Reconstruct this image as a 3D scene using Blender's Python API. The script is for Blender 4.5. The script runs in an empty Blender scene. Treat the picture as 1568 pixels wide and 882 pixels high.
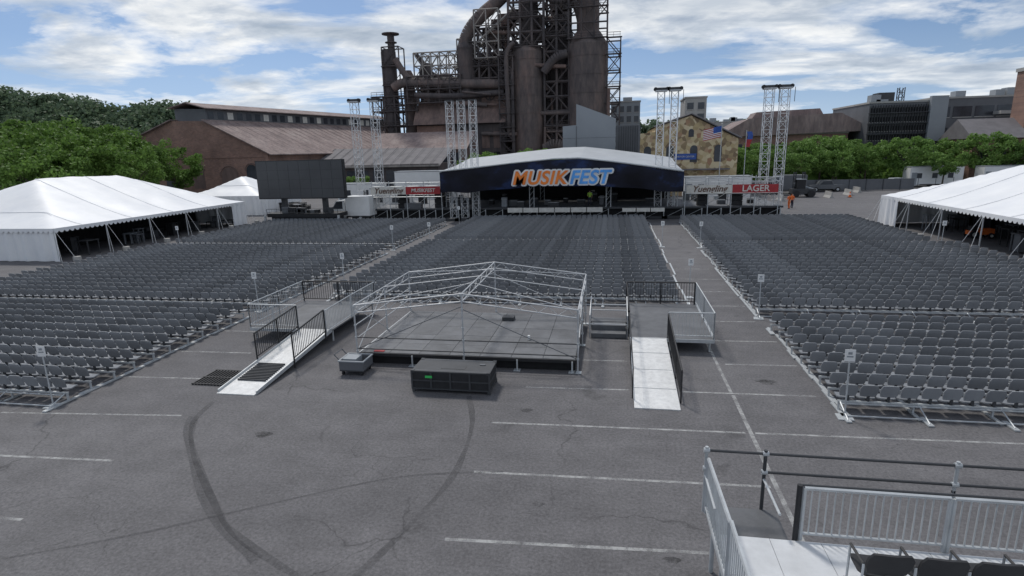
import bpy, math, random
import numpy as np
from mathutils import Vector, Matrix, noise
random.seed(7)
rnd=random.uniform
SC=bpy.context.scene
COL=SC.collection
# ------------------------------------------------------------------ materials
def newmat(name):
    m=bpy.data.materials.new(name); m.use_nodes=True
    nt=m.node_tree; b=nt.nodes['Principled BSDF']
    return m,nt,b
def N(nt,t,**k):
    n=nt.nodes.new(t)
    for a,v in k.items(): setattr(n,a,v)
    return n
def noise_fac(nt,scale,detail=4,rough=.6,stretch=(1,1,1),coord='Object'):
    tc=N(nt,'ShaderNodeTexCoord'); mp=N(nt,'ShaderNodeMapping'); mp.inputs['Scale'].default_value=stretch
    nz=N(nt,'ShaderNodeTexNoise'); nz.inputs['Scale'].default_value=scale; nz.inputs['Detail'].default_value=detail; nz.inputs['Roughness'].default_value=rough
    nt.links.new(tc.outputs[coord],mp.inputs[0]); nt.links.new(mp.outputs[0],nz.inputs[0])
    return nz.outputs[0]
def ramp(nt,fac,stops):
    r=N(nt,'ShaderNodeValToRGB'); e=r.color_ramp.elements
    while len(e)<len(stops): e.new(.5)
    for i,(p,c) in enumerate(stops):
        e[i].position=p; e[i].color=(*c,1) if len(c)==3 else c
    nt.links.new(fac,r.inputs[0]); return r.outputs[0]
def mul(c,k): return tuple(min(1,x*k) for x in c)
def mat(name,col,rough=.7,metal=0,var=.18,scale=2.,bump=0,stretch=(1,1,1),island=0):
    m,nt,b=newmat(name)
    f=noise_fac(nt,scale,5,.65,stretch)
    c=ramp(nt,f,[(.3,mul(col,1-var)),(.7,mul(col,1+var))])
    if island:
        g=N(nt,'ShaderNodeNewGeometry'); hs=N(nt,'ShaderNodeHueSaturation')
        mr=N(nt,'ShaderNodeMapRange'); mr.inputs[3].default_value=1-island; mr.inputs[4].default_value=1+island
        nt.links.new(g.outputs['Random Per Island'],mr.inputs[0]); nt.links.new(mr.outputs[0],hs.inputs['Value']); nt.links.new(c,hs.inputs['Color']); c=hs.outputs[0]
    nt.links.new(c,b.inputs['Base Color'])
    b.inputs['Roughness'].default_value=rough; b.inputs['Metallic'].default_value=metal
    if bump:
        bp=N(nt,'ShaderNodeBump'); bp.inputs['Strength'].default_value=bump; bp.inputs['Distance'].default_value=.05
        f2=noise_fac(nt,scale*6,3,.6); nt.links.new(f2,bp.inputs['Height']); nt.links.new(bp.outputs[0],b.inputs['Normal'])
    return m
def rustmat(name,a,bcol,c,scale=.25):
    m,nt,b=newmat(name)
    f=noise_fac(nt,scale,9,.7,(1,1,.35)); f2=noise_fac(nt,scale*5,5,.7,(1,1,.25))
    c1=ramp(nt,f,[(.3,a),(.5,bcol),(.68,c)])
    mx=N(nt,'ShaderNodeMix',data_type='RGBA',blend_type='MULTIPLY'); mx.inputs[0].default_value=.7
    c2=ramp(nt,f2,[(.3,(.45,.45,.47)),(.65,(1.1,1.05,1))])
    nt.links.new(c1,mx.inputs[6]); nt.links.new(c2,mx.inputs[7]); nt.links.new(mx.outputs[2],b.inputs['Base Color'])
    b.inputs['Roughness'].default_value=.85
    return m
M={}
M['rust']=rustmat('hazed_rusted_steel',(.09,.08,.083),(.145,.12,.115),(.23,.165,.145))  # furnace steels: rust colours lightened and greyed to paint in distance haze
M['rust_d']=rustmat('hazed_dark_rusted_steel',(.06,.055,.06),(.095,.083,.085),(.14,.11,.105))  # darker rust, with the same haze painted into its colours
M['rust_r']=rustmat('red_sheet_metal',(.11,.085,.08),(.19,.135,.12),(.26,.18,.155))
M['rust_p']=rustmat('pale_steel',(.24,.23,.22),(.32,.30,.28),(.40,.36,.33))
M['alu']=mat('galvanised_steel',(.50,.52,.53),.5,.3,.15,3)
M['truss']=mat('aluminium_truss',(.50,.51,.52),.5,.3,.12,3)
M['white']=mat('white_paint',(.75,.75,.74),.5,0,.06,1.)
M['black']=mat('black_paint',(.018,.018,.02),.65,0,.3,4)
M['blackcloth']=mat('black_cloth',(.012,.012,.013),.95,0,.3,2)
M['seat']=mat('grey_seat_plastic',(.225,.235,.25),.38,0,.14,.25,island=.2)
M['seatd']=mat('dark_seat_frame',(.05,.052,.056),.6,.1,.2,2)
M['deck']=mat('stage_deck_plywood',(.115,.118,.125),.65,0,.28,1.3,.2,island=.16)
M['deckw']=mat('aluminium_deck',(.62,.63,.64),.5,.2,.14,1.5,.1)
M['tread']=mat('ramp_tread',(.68,.68,.67),.55,.1,.14,5,.4)
M['grey']=mat('grey_panel',(.27,.29,.31),.6,0,.07,.3)
M['rooff']=mat('roof_vinyl',(.40,.42,.44),.6,0,.1,.5)
M['greyd']=mat('dark_grey_cladding',(.12,.125,.135),.6,0,.2,.3)
M['conc']=mat('concrete',(.38,.37,.35),.85,0,.15,.4)
M['glass']=mat('window_glass',(.045,.05,.06),.2,0,.3,.5)
M['roofd']=mat('dark_shingle_roof',(.16,.15,.155),.85,0,.2,.6)
M['green']=mat('green_tag',(.05,.55,.12),.6)
M['orange']=mat('orange_fabric',(.75,.16,.03),.8)
M['navy']=mat('navy_fabric',(.03,.035,.06),.9)
M['skin']=mat('skin',(.45,.26,.18),.6)
M['red']=mat('red_print',(.36,.03,.035),.7)
M['blue']=mat('blue_sign',(.03,.09,.35),.6)
M['cream']=mat('cream_banner',(.62,.60,.55),.7)
M['hivis']=mat('yellow_green_fabric',(.45,.75,.1),.8)
M['bark']=mat('bark',(.07,.055,.04),.9,0,.3,3)
def brickmat(name,c1,c2,mortar,sc):
    m,nt,b=newmat(name); tc=N(nt,'ShaderNodeTexCoord'); br=N(nt,'ShaderNodeTexBrick')
    mp=N(nt,'ShaderNodeMapping'); mp.inputs['Rotation'].default_value=(math.radians(90),0,0)
    nt.links.new(tc.outputs['Object'],mp.inputs[0]); nt.links.new(mp.outputs[0],br.inputs[0])
    br.inputs['Scale'].default_value=sc
    br.inputs['Color1'].default_value=(*c1,1); br.inputs['Color2'].default_value=(*c2,1); br.inputs['Mortar'].default_value=(*mortar,1)
    mx=N(nt,'ShaderNodeMix',data_type='RGBA',blend_type='MULTIPLY'); mx.inputs[0].default_value=1
    c=ramp(nt,noise_fac(nt,.25,8,.7),[(.3,(.55,.55,.55)),(.7,(1.15,1.15,1.15))])
    nt.links.new(br.outputs[0],mx.inputs[6]); nt.links.new(c,mx.inputs[7]); nt.links.new(mx.outputs[2],b.inputs['Base Color']); b.inputs['Roughness'].default_value=.9
    return m
M['brick']=brickmat('red_brick',(.35,.20,.15),(.26,.15,.12),(.28,.23,.2),1.2)
def stonemat():
    m,nt,b=newmat('rubble_stone'); tc=N(nt,'ShaderNodeTexCoord'); v=N(nt,'ShaderNodeTexVoronoi'); v.inputs['Scale'].default_value=1.7
    nt.links.new(tc.outputs['Object'],v.inputs[0])
    sx=N(nt,'ShaderNodeSeparateColor'); nt.links.new(v.outputs['Color'],sx.inputs[0])
    c=ramp(nt,sx.outputs[0],[(0,(.20,.14,.09)),(.35,(.48,.37,.20)),(.7,(.68,.58,.38)),(1,(.36,.20,.12))])
    nt.links.new(c,b.inputs['Base Color']); b.inputs['Roughness'].default_value=.9; return m
M['stone']=stonemat()
def leafmat(name,a,c):
    m,nt,b=newmat(name)
    g=N(nt,'ShaderNodeNewGeometry')
    f=noise_fac(nt,.45,3,.6)
    mx=N(nt,'ShaderNodeMath',operation='ADD'); ms=N(nt,'ShaderNodeMath',operation='MULTIPLY'); ms.inputs[1].default_value=.35
    nt.links.new(g.outputs['Random Per Island'],ms.inputs[0]); nt.links.new(ms.outputs[0],mx.inputs[0]); nt.links.new(f,mx.inputs[1])
    cc=ramp(nt,mx.outputs[0],[(.4,a),(.95,c)]); nt.links.new(cc,b.inputs['Base Color']); b.inputs['Roughness'].default_value=.6
    b.inputs['Specular IOR Level'].default_value=.2
    tr=N(nt,'ShaderNodeBsdfTranslucent'); nt.links.new(cc,tr.inputs[0])
    ad=N(nt,'ShaderNodeMixShader'); ad.inputs[0].default_value=.35; nt.links.new(b.outputs[0],ad.inputs[1]); nt.links.new(tr.outputs[0],ad.inputs[2])
    nt.links.new(ad.outputs[0],nt.nodes['Material Output'].inputs[0])
    return m
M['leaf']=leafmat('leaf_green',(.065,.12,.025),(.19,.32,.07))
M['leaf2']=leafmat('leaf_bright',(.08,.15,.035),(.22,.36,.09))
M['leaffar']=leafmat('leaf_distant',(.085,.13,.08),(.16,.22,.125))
def fabricmat():
    m,nt,b=newmat('tent_vinyl')
    c=ramp(nt,noise_fac(nt,.5,4,.6),[(.3,(.74,.75,.77)),(.7,(.84,.84,.84))])
    nt.links.new(c,b.inputs['Base Color']); b.inputs['Roughness'].default_value=.5
    return m
M['tent']=fabricmat()
def asphalt():
    m,nt,b=newmat('worn_asphalt')
    big=noise_fac(nt,.07,6,.65); fine=noise_fac(nt,14,4,.8); mid=noise_fac(nt,.9,6,.7)
    c=ramp(nt,big,[(.3,(.105,.101,.106)),(.5,(.125,.120,.124)),(.7,(.150,.145,.148))])
    def mult(c,f,s,k=1):
        mx=N(nt,'ShaderNodeMix',data_type='RGBA',blend_type='MULTIPLY'); mx.inputs[0].default_value=k
        nt.links.new(c,mx.inputs[6]); nt.links.new(ramp(nt,f,s),mx.inputs[7]); return mx.outputs[2]
    c=mult(c,fine,[(.3,(.58,.58,.58)),(.7,(1.4,1.4,1.4))])
    c=mult(c,mid,[(.3,(.80,.80,.80)),(.7,(1.12,1.12,1.12))])
    c=mult(c,noise_fac(nt,.35,6,.7,(.35,2.2,1)),[(.35,(.90,.90,.90)),(.65,(1.08,1.08,1.08))])
    c=mult(c,noise_fac(nt,60,2,.5),[(.62,(1,1,1)),(.72,(1.5,1.5,1.45))])
    tc=N(nt,'ShaderNodeTexCoord')
    for sc,w,th,dk in((.15,.005,.47,.55),(.45,.007,.56,.62)):
        nz=N(nt,'ShaderNodeTexNoise'); nz.inputs['Scale'].default_value=.8; nz.inputs['Detail'].default_value=6
        nt.links.new(tc.outputs['Object'],nz.inputs[0])
        va=N(nt,'ShaderNodeVectorMath',operation='MULTIPLY_ADD'); va.inputs[1].default_value=(1.6,1.6,0)
        nt.links.new(nz.outputs[1],va.inputs[0]); nt.links.new(tc.outputs['Object'],va.inputs[2])
        v=N(nt,'ShaderNodeTexVoronoi',feature='DISTANCE_TO_EDGE'); v.inputs['Scale'].default_value=sc
        nt.links.new(va.outputs[0],v.inputs[0])
        cr=ramp(nt,v.outputs['Distance'],[(0,(dk,dk,dk)),(w,(1,1,1))])
        mask=ramp(nt,noise_fac(nt,.12 if sc<.3 else .2,3,.5),[(th,(0,0,0)),(th+.06,(1,1,1))])
        mx=N(nt,'ShaderNodeMix',data_type='RGBA',blend_type='MULTIPLY')
        nt.links.new(mask,mx.inputs[0]); nt.links.new(c,mx.inputs[6]); nt.links.new(cr,mx.inputs[7]); c=mx.outputs[2]
    c=mult(c,noise_fac(nt,.5,3,.5),[(.27,(.66,.66,.66)),(.33,(1,1,1))])
    nt.links.new(c,b.inputs['Base Color']); b.inputs['Roughness'].default_value=.85
    bp=N(nt,'ShaderNodeBump'); bp.inputs['Strength'].default_value=.35; bp.inputs['Distance'].default_value=.02
    nt.links.new(fine,bp.inputs['Height']); nt.links.new(bp.outputs[0],b.inputs['Normal'])
    return m
M['asphalt']=asphalt()
def worn(name,col,lo,hi,scale,amax=1.):
    m,nt,b=newmat(name); b.inputs['Base Color'].default_value=(*col,1); b.inputs['Roughness'].default_value=.8
    a=ramp(nt,noise_fac(nt,scale,8,.75),[(lo,(0,0,0)),(hi,(amax,)*3)]); nt.links.new(a,b.inputs['Alpha']); return m
M['paint']=worn('worn_white_paint',(.50,.50,.49),.34,.60,2.2,.7)
M['skid']=worn('tyre_rubber_mark',(.045,.045,.048),.3,.75,.9,.5)
M['stain']=worn('oil_stain',(.03,.03,.03),.38,.6,2.5,.6)
# ------------------------------------------------------------------ builder
class B:
    def __init__(s): s.v=[];s.f=[];s.m=[];s.ms=[];s.idx={}
    def mi(s,k):
        if k not in s.idx: s.idx[k]=len(s.ms); s.ms.append(M[k])
        return s.idx[k]
    def add(s,vs,fs,k):
        o=len(s.v); s.v+=[tuple(v) for v in vs]; i=s.mi(k)
        for f in fs: s.f.append([o+x for x in f]); s.m.append(i)
    def box(s,x0,y0,z0,x1,y1,z1,k):
        s.add([(x0,y0,z0),(x1,y0,z0),(x1,y1,z0),(x0,y1,z0),(x0,y0,z1),(x1,y0,z1),(x1,y1,z1),(x0,y1,z1)],
              [(3,2,1,0),(4,5,6,7),(0,1,5,4),(1,2,6,5),(2,3,7,6),(3,0,4,7)],k)
    def tube(s,p,q,r,k,n=5,r2=None,cap=True):
        p=Vector(p);q=Vector(q);d=q-p
        if d.length<1e-6: return
        if r2 is None:r2=r
        d.normalize(); u=d.orthogonal().normalized() if abs(d.z)<.99 else Vector((1,0,0)); w=d.cross(u)
        vs=[];
        for c,rr in((p,r),(q,r2)):
            for i in range(n):
                a=2*math.pi*(i+.5)/n; vs.append(c+u*math.cos(a)*rr+w*math.sin(a)*rr)
        fs=[(i,(i+1)%n,n+(i+1)%n,n+i) for i in range(n)]
        if cap: fs+= [tuple(range(n))[::-1],tuple(range(n,2*n))]
        s.add(vs,fs,k)
    def pipe(s,pts,r,k,n=10):
        for a,b in zip(pts,pts[1:]): s.tube(a,b,r,k,n)
    def poly(s,pts,k): s.add(pts,[tuple(range(len(pts)))],k)
    def extr(s,prof,y0,y1,k,dx=0,kend=None):
        n=len(prof)
        vs=[(x,y0,z) for x,z in prof]+[(x+dx,y1,z) for x,z in prof]
        s.add(vs,[(i,(i+1)%n,n+(i+1)%n,n+i) for i in range(n)],k)
        s.add(vs,[tuple(range(n))[::-1],tuple(range(n,2*n))],kend or k)
    def rail(s,p,q,h,k,bars=.13,r=.02,post=1.9,bot=.12,base=0):
        p=Vector(p);q=Vector(q);L=(q-p).length; Z=Vector((0,0,1))
        s.tube(p+Z*h,q+Z*h,r*1.25,k); s.tube(p+Z*bot,q+Z*bot,r,k)
        n=max(1,round(L/post))
        for i in range(n+1): s.tube(p.lerp(q,i/n)-Z*base,p.lerp(q,i/n)+Z*h,r*1.35,k)
        if bars:
            n=max(1,round(L/bars))
            for i in range(1,n): c=p.lerp(q,i/n); s.tube(c+Z*bot,c+Z*h,r*.5,k,4)
    def build(s,name,smooth=False,parent=None,loc=None):
        me=bpy.data.meshes.new(name); me.from_pydata(s.v,[],s.f)
        for m in s.ms: me.materials.append(m)
        me.polygons.foreach_set('material_index',s.m)
        if smooth:
            me.polygons.foreach_set('use_smooth',[True]*len(s.f))
            me.set_sharp_from_angle(angle=math.radians(40))
        me.update()
        o=bpy.data.objects.new(name,me); COL.objects.link(o)
        if parent: o.parent=parent
        if loc: o.location=loc
        return o
def empty(name,loc=(0,0,0)):
    o=bpy.data.objects.new(name,None); o.location=loc; COL.objects.link(o); return o
def inst(o,name,loc,rot=0,sc=(1,1,1),parent=None):
    q=bpy.data.objects.new(name,o.data if hasattr(o,'data') else o); q.location=loc; q.rotation_euler=(0,0,rot); q.scale=sc; COL.objects.link(q)
    if parent:q.parent=parent
    return q
def text(body,name,loc,size,k,rot=0,offset=0,ext=.01,shear=0,parent=None,tilt=90,spacing=1):
    c=bpy.data.curves.new(name,'FONT'); c.body=body; c.size=size; c.offset=offset; c.extrude=ext; c.shear=shear; c.space_character=spacing
    c.align_x='CENTER'; c.align_y='CENTER'; c.materials.append(M[k])
    o=bpy.data.objects.new(name,c); o.location=loc; o.rotation_euler=(math.radians(tilt),0,rot); COL.objects.link(o)
    if parent:o.parent=parent
    return o
# ------------------------------------------------------------------ ground
b=B(); b.poly([(-2500,-200,0),(2500,-200,0),(2500,4000,0),(-2500,4000,0)],'asphalt'); b.build('ground')
b=B()
def line(x0,y0,x1,y1,w=.09,z=.004):
    d=Vector((x1-x0,y1-y0,0)).normalized(); n=Vector((-d.y,d.x,0))*w/2
    p=Vector((x0,y0,z));q=Vector((x1,y1,z)); b.poly([p-n,q-n,q+n,p+n],'paint')
line(3.72,9.8,3.75,17.4,.11);line(3.73,17.6,3.7,31,.1)
for x0,y0,x1,y1 in [(-3.3,14.7,3.6,14.93),(3.85,14.94,12.3,15.25),(-3.2,12.1,3.6,12.36),(-3.2,9.6,1.9,9.9),(-18.5,11.1,-12.6,11.4),(-18.6,13.5,-12.7,14.0),(-18,8.8,-12.5,8.95),
   (-2.7,17.3,.6,17.45),(2.2,17.5,6.2,17.6),(-17,16.6,-12.9,16.8),(4,20.1,6.4,20.2),(4,22.7,6.4,22.8),(4.0,25.4,6.2,25.5),(4,28,6.3,28.1),(-17,19.3,-14,19.4),(-17,22,-15.4,22.05),(-1,20,.6,20.05),(4,31,6.3,31),(4,34,6.3,34),(4,37,6.3,37),(-17,31,-15.2,31),(-17,36,-15.2,36),(26,75,34,75),(27,80,36,80)]: line(x0,y0,x1,y1)
b.build('parking_lot_line')
def strip(pts,w,name,dz=0):
    P=[Vector((x,y,.008+dz)) for x,y in pts]; out=[]
    for i in range(len(P)-1):
        p0=P[max(0,i-1)];p1=P[i];p2=P[i+1];p3=P[min(len(P)-1,i+2)]
        for t in np.linspace(0,1,9)[:-1]:
            out.append(.5*((2*p1)+(-p0+p2)*t+(2*p0-5*p1+4*p2-p3)*t*t+(-p0+3*p1-3*p2+p3)*t**3))
    out.append(P[-1]); bb=B(); vs=[];n=len(out)
    for i,p in enumerate(out):
        d=(out[min(n-1,i+1)]-out[max(0,i-1)]).normalized(); q=Vector((-d.y,d.x,0))*w/2*(.85+.25*math.sin(i*.4)); vs+=[p-q,p+q]
    bb.add(vs,[(2*i,2*i+2,2*i+3,2*i+1) for i in range(n-1)],'skid'); return bb.build(name)
strip([(-12.4,15),(-12.0,13.6),(-10.8,12.1),(-8.5,9.9),(-7.6,9.2),(-5.8,8.3),(-4,7.6)],.17,'tyre_skid_mark')
strip([(-12.3,14),(-11.5,12.8),(-9.8,11),(-7.9,9.3),(-6.6,8.5)],.3,'tyre_skid_mark',.012)
strip([(-4.4,16.4),(-3.85,14.6),(-3.65,12.6),(-3.75,11.2),(-4.2,9.4),(-4.6,8.2),(-5.2,7)],.17,'tyre_skid_mark')
strip([(-13,7.2),(-11.7,7.8),(-9.7,8.8),(-7.6,10.1),(-5,11.6),(-2.5,12.2)],.08,'tyre_skid_mark',.004)
bb=B()
for cx,cy,rr in((-2.45,15.6,.2),(1.2,9.6,.15),(-9.5,13.2,.25),(5,18.6,.3),(-1.5,11.0,.12)):
    bb.poly([(cx+rr*math.cos(t)*(1+.3*math.sin(3*t)),cy+rr*.7*math.sin(t),.005) for t in np.linspace(0,2*math.pi,17)[:-1]],'stain')
bb.build('oil_stain')
# ------------------------------------------------------------------ seats
def chair(bb,x):
    W=.235; cols=[-1,-.62,0,.62,1]
    prof=[(-.02,.47),(-.055,.60),(-.095,.74),(-.12,.85)]
    wid=[.86,1,1,.82]
    vs=[]
    for (y,z),w in zip(prof,wid):
        for c in cols: vs.append((x+c*W*w,y+.035*abs(c)**2,z-(.018*abs(c)**3 if z>.8 else 0)))
    n=len(vs); vs+=[(a,c+.035,d) for a,c,d in vs]
    fs=[]
    for r in range(3):
        for c in range(4):
            i=r*5+c; fs.append((i,i+1,i+6,i+5)); fs.append((n+i+5,n+i+6,n+i+1,n+i))
    for c in range(4):
        fs.append((15+c,16+c,n+16+c,n+15+c)); fs.append((n+c,n+c+1,c+1,c))
    for r in range(3):
        fs.append((r*5,r*5+5,n+r*5+5,n+r*5)); fs.append((n+r*5+4,n+r*5+9,r*5+9,r*5+4))
    bb.add(vs,fs,'seat')
    vs=[];
    for y,z,w in((.03,.43,.85),(.16,.40,1),(.34,.425,1),(.42,.41,.9)):
        for c in(-1,0,1): vs.append((x+c*W*w,y,z-.012*(c==0)))
    n=12; vs+=[(a,c,d-.035) for a,c,d in vs]; fs=[]
    for r in range(3):
        for c in range(2):
            i=r*3+c; fs.append((i,i+1,i+4,i+3)); fs.append((n+i+3,n+i+4,n+i+1,n+i))
    for c in range(2): fs.append((n+c,n+c+1,c+1,c)); fs.append((9+c,10+c,n+10+c,n+9+c))
    for r in range(3): fs.append((r*3,r*3+3,n+r*3+3,n+r*3)); fs.append((n+r*3+2,n+r*3+5,r*3+5,r*3+2))
    bb.add(vs,fs,'seat')
    bb.box(x-.03,-.03,.33,x+.03,.03,.5,'seatd'); bb.box(x-.03,.0,.33,x+.03,.3,.37,'seatd')
def rowmesh(width,p=.53):
    bb=B(); n=int(width/p)
    for i in range(n): chair(bb,(i+.5)*p+rnd(-.008,.008))
    bb.box(0,-.04,.27,n*p,.03,.33,'alu')
    k=max(1,round(width/2.1))
    for i in range(k+1):
        x=i*n*p/k; x=min(max(x,.04),n*p-.04)
        bb.box(x-.025,-.03,.05,x+.025,.02,.27,'alu'); bb.box(x-.05,-.46,.01,x+.05,.46,.05,'alu')
    o=bb.build('row'); me=o.data; bpy.data.objects.remove(o); return me,n*p
def block(x0,x1,y0,y1,pitch=.93,right=False):
    ms=[rowmesh(x1-x0) for _ in range(3)]; w=ms[0][1]; e=empty('stadium_seating_block',(x0,y0,0))
    n=int((y1-y0)/pitch)
    for i in range(n):
        ox=(x1-x0-w) if right else 0
        inst(random.choice(ms)[0],'seat_row_%d'%(i+1),(ox+rnd(-.06,.06),i*pitch+.45+rnd(-.03,.03),0),rnd(-.002,.002),parent=e)
    bb=B()
    for xx in (0.0,x1-x0):
        j=0
        while j<n:
            off=rnd(-.12,.12)
            bb.box(xx-.05+off,j*pitch,.012,xx+.05+off,min(n,j+4)*pitch-.15,.055,'alu'); j+=4
    k=round((x1-x0)/2.1)
    for i in range(k+1):
        x=i*(x1-x0)/k; bb.box(x-.07,-.35,.01,x+.07,.2,.05,'alu'); bb.tube((x,-.25,.05),(x,.4,.3),.02,'alu')
    bb.tube((0,.35,.27),(x1-x0,.35,.27),.022,'alu'); bb.tube((0,.0,.06),(x1-x0,.0,.06),.022,'alu')
    bb.build('base_rails',parent=e)
block(-37,-17.2,14.0,24.6,right=True); block(-37.5,-17.2,25.2,42.6,right=True); block(-38,-17.4,43.5,60.2,right=True)
block(-14.8,3.7,27.6,44.6); block(-14.8,3.7,45.6,62)
block(6.5,22.8,16.2,25.4); block(6.5,23.5,26.2,44.2); block(6.7,22.8,45.2,61.5)
for x,y in [(-17.35,14.1),(-17.4,25.2),(-15.4,30.6),(-17.35,43.3),(-14.8,45.2),(3.8,45.4),(6.55,45.0),(6.45,26.0),(3.9,29.6),(6.5,16.2),(-36.5,43.2),(23,45),(-16,59)]:
    b=B(); b.tube((0,0,.02),(0,0,1.72),.022,'alu',8); b.box(-.2,-.2,.005,.2,.2,.03,'alu'); b.box(-.13,-.03,1.68,.13,-.015,2.02,'white'); b.box(-.08,-.034,1.8,.08,-.0301,1.84,'grey'); b.box(-.05,-.034,1.88,.05,-.0301,1.95,'grey')
    o=b.build('row_sign_post'); o.location=(x,y,0); o.rotation_euler=(0,rnd(-.03,.02),rnd(-.2,.2))
# ------------------------------------------------------------------ tents
def tent(name,x0,x1,y0,y1,eave,rise,side,walls):
    e=empty(name); hw=(x1-x0)/2; hip=hw*.8
    bb=B(); nx=36; ny=int((y1-y0)/.5); vs=[]
    for j in range(ny+1):
        for i in range(nx+1):
            x=x0+(x1-x0)*i/nx; y=y0+(y1-y0)*j/ny
            d=min(min(x-x0,x1-x)/hw,min(y-y0,y1-y)/hip,1)
            z=eave+rise*(d**1.12)+.10*math.cos(2*math.pi*(y-y0)/5)*min(1,d*4)*(1-d)
            if d>=.99: z+=.12*abs(math.cos(math.pi*(y-y0)/10))-.06
            z+=.05*noise.noise(Vector((x*.8,y*.8,0)))*min(1,d*6)
            vs.append((x,y,z))
    bb.add(vs,[(j*(nx+1)+i,j*(nx+1)+i+1,(j+1)*(nx+1)+i+1,(j+1)*(nx+1)+i) for j in range(ny) for i in range(nx)],'tent')
    o=bb.build('canopy_roof',parent=e); 
    for p in o.data.polygons:p.use_smooth=True
    bb=B()
    for j in range(1,int((y1-y0)/5)+1):
        y=y0+j*5-2.5; pp=[]
        for i in range(nx+1):
            x=x0+(x1-x0)*i/nx; d=min(min(x-x0,x1-x)/hw,min(y-y0,y1-y)/hip,1)
            pp.append((x,y,eave+rise*(d**1.12)+.10*math.cos(2*math.pi*(y-y0)/5)*min(1,d*4)*(1-d)+.03+(.12*abs(math.cos(math.pi*(y-y0)/10))-.06 if d>=.99 else 0)))
        bb.pipe(pp,.02,'tent',4)
    bb.build('roof_seams',parent=e)
    bb=B()
    def val(p,q):
        p=Vector(p);q=Vector(q);L=(q-p).length;n=int(L/.45)
        for i in range(n):
            a=p.lerp(q,i/n);c=p.lerp(q,(i+1)/n);m_=a.lerp(c,.5)
            bb.poly([a,a-Vector((0,0,.2)),a.lerp(c,.25)-Vector((0,0,.32)),m_-Vector((0,0,.36)),a.lerp(c,.75)-Vector((0,0,.32)),c-Vector((0,0,.2)),c],'tent')
    g=.01
    val((x0-g,y0-g,eave),(x1+g,y0-g,eave)); val((x0-g,y1+g,eave),(x1+g,y1+g,eave)); val((x0-g,y0,eave),(x0-g,y1,eave)); val((x1+g,y0,eave),(x1+g,y1,eave))
    def wall(p,q):
        p=Vector(p);q=Vector(q);L=(q-p).length;n=int(L/.12);d=(q-p).normalized();nn=Vector((-d.y,d.x,0));vs=[]
        for i in range(n+1):
            c=p.lerp(q,i/n)+nn*.07*math.sin(i*.9)*(.6+.4*math.sin(i*.23)); c2=c+nn*.08*math.sin(i*.5)
            vs+=[(c.x,c.y,eave-.02),(c2.x,c2.y,.03)]
        bb.add(vs,[(2*i,2*i+2,2*i+3,2*i+1) for i in range(n)],'tent')
    for p,q in walls: wall(p,q)
    bb.build('valance_and_sidewall',parent=e)
    bb=B(); n=int((y1-y0)/4.6)
    for i in range(n+1):
        y=y0+.1+(y1-y0-.2)*i/n
        for x,sg in((x0+.1,-1),(x1-.1,1)):
            bb.tube((x,y,0),(x,y,eave),.05,'truss',8)
            bb.tube((x,y,eave),(x+sg*1.1,y+.5,0.02),.018,'white',4); bb.tube((x,y,eave),(x+sg*.9,y-.6,0.02),.018,'white',4)
            bb.tube((x+sg*1.1,y+.5,0),(x+sg*1.1,y+.5,.35),.28,'conc',10)
    for i in range(3):
        y=y0+hip+(y1-y0-2*hip)*i/2; bb.tube(((x0+x1)/2,y,0),((x0+x1)/2,y,eave+rise-.15),.07,'truss',8)
    bb.build('tent_poles_and_ballast',parent=e)
    bb=B(); xc=(x0+x1)/2+ (3 if side<0 else -3)  # black sheet added inside so the tent interior reads as deep shade
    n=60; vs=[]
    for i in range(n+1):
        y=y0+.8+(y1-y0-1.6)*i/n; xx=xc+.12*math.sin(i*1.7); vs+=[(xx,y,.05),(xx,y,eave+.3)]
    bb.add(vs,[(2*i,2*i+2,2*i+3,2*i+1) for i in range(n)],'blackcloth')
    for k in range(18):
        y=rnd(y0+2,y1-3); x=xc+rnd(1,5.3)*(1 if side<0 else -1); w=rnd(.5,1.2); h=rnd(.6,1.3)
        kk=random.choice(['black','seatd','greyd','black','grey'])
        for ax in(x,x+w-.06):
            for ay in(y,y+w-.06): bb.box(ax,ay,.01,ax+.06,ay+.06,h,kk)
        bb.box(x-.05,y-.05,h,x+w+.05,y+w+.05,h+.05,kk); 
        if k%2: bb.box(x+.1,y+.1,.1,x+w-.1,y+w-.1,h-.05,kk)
    bb.build('interior_dark_sheet_and_tables',parent=e)
    return e
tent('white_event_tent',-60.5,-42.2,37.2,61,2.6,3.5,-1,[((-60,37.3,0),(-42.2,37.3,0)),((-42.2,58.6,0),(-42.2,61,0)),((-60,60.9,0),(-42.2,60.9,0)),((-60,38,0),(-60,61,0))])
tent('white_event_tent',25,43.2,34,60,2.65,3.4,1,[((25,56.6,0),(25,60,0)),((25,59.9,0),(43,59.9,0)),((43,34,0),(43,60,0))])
tent('small_white_tent',-57,-46,70,80,2.6,2.4,-1,[((-57,70,0),(-46,70,0)),((-46,70,0),(-46,80,0))])
tent('small_white_tent',-21,-11,84,92,4.5,2.6,-1,[((-21,84,0),(-11,84,0))])
bb=B(); bb.box(0,0,.3,.9,.7,.6,'orange'); bb.box(.9,.05,.3,1.7,.65,.75,'orange'); bb.box(.1,.1,.6,.5,.6,.95,'black'); bb.tube((.95,.35,.7),(.75,.35,1.05),.02,'black')
for x,r in((.25,.32),(1.45,.22)):
    for y in(-.12,.7): bb.tube((x,y,r),(x,y+.14,r),r,'black',14); bb.tube((x,y-.01,r),(x,y,r),r*.5,'cream',10)
bb.build('ride_on_mower',loc=(27.5,50,0))
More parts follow.
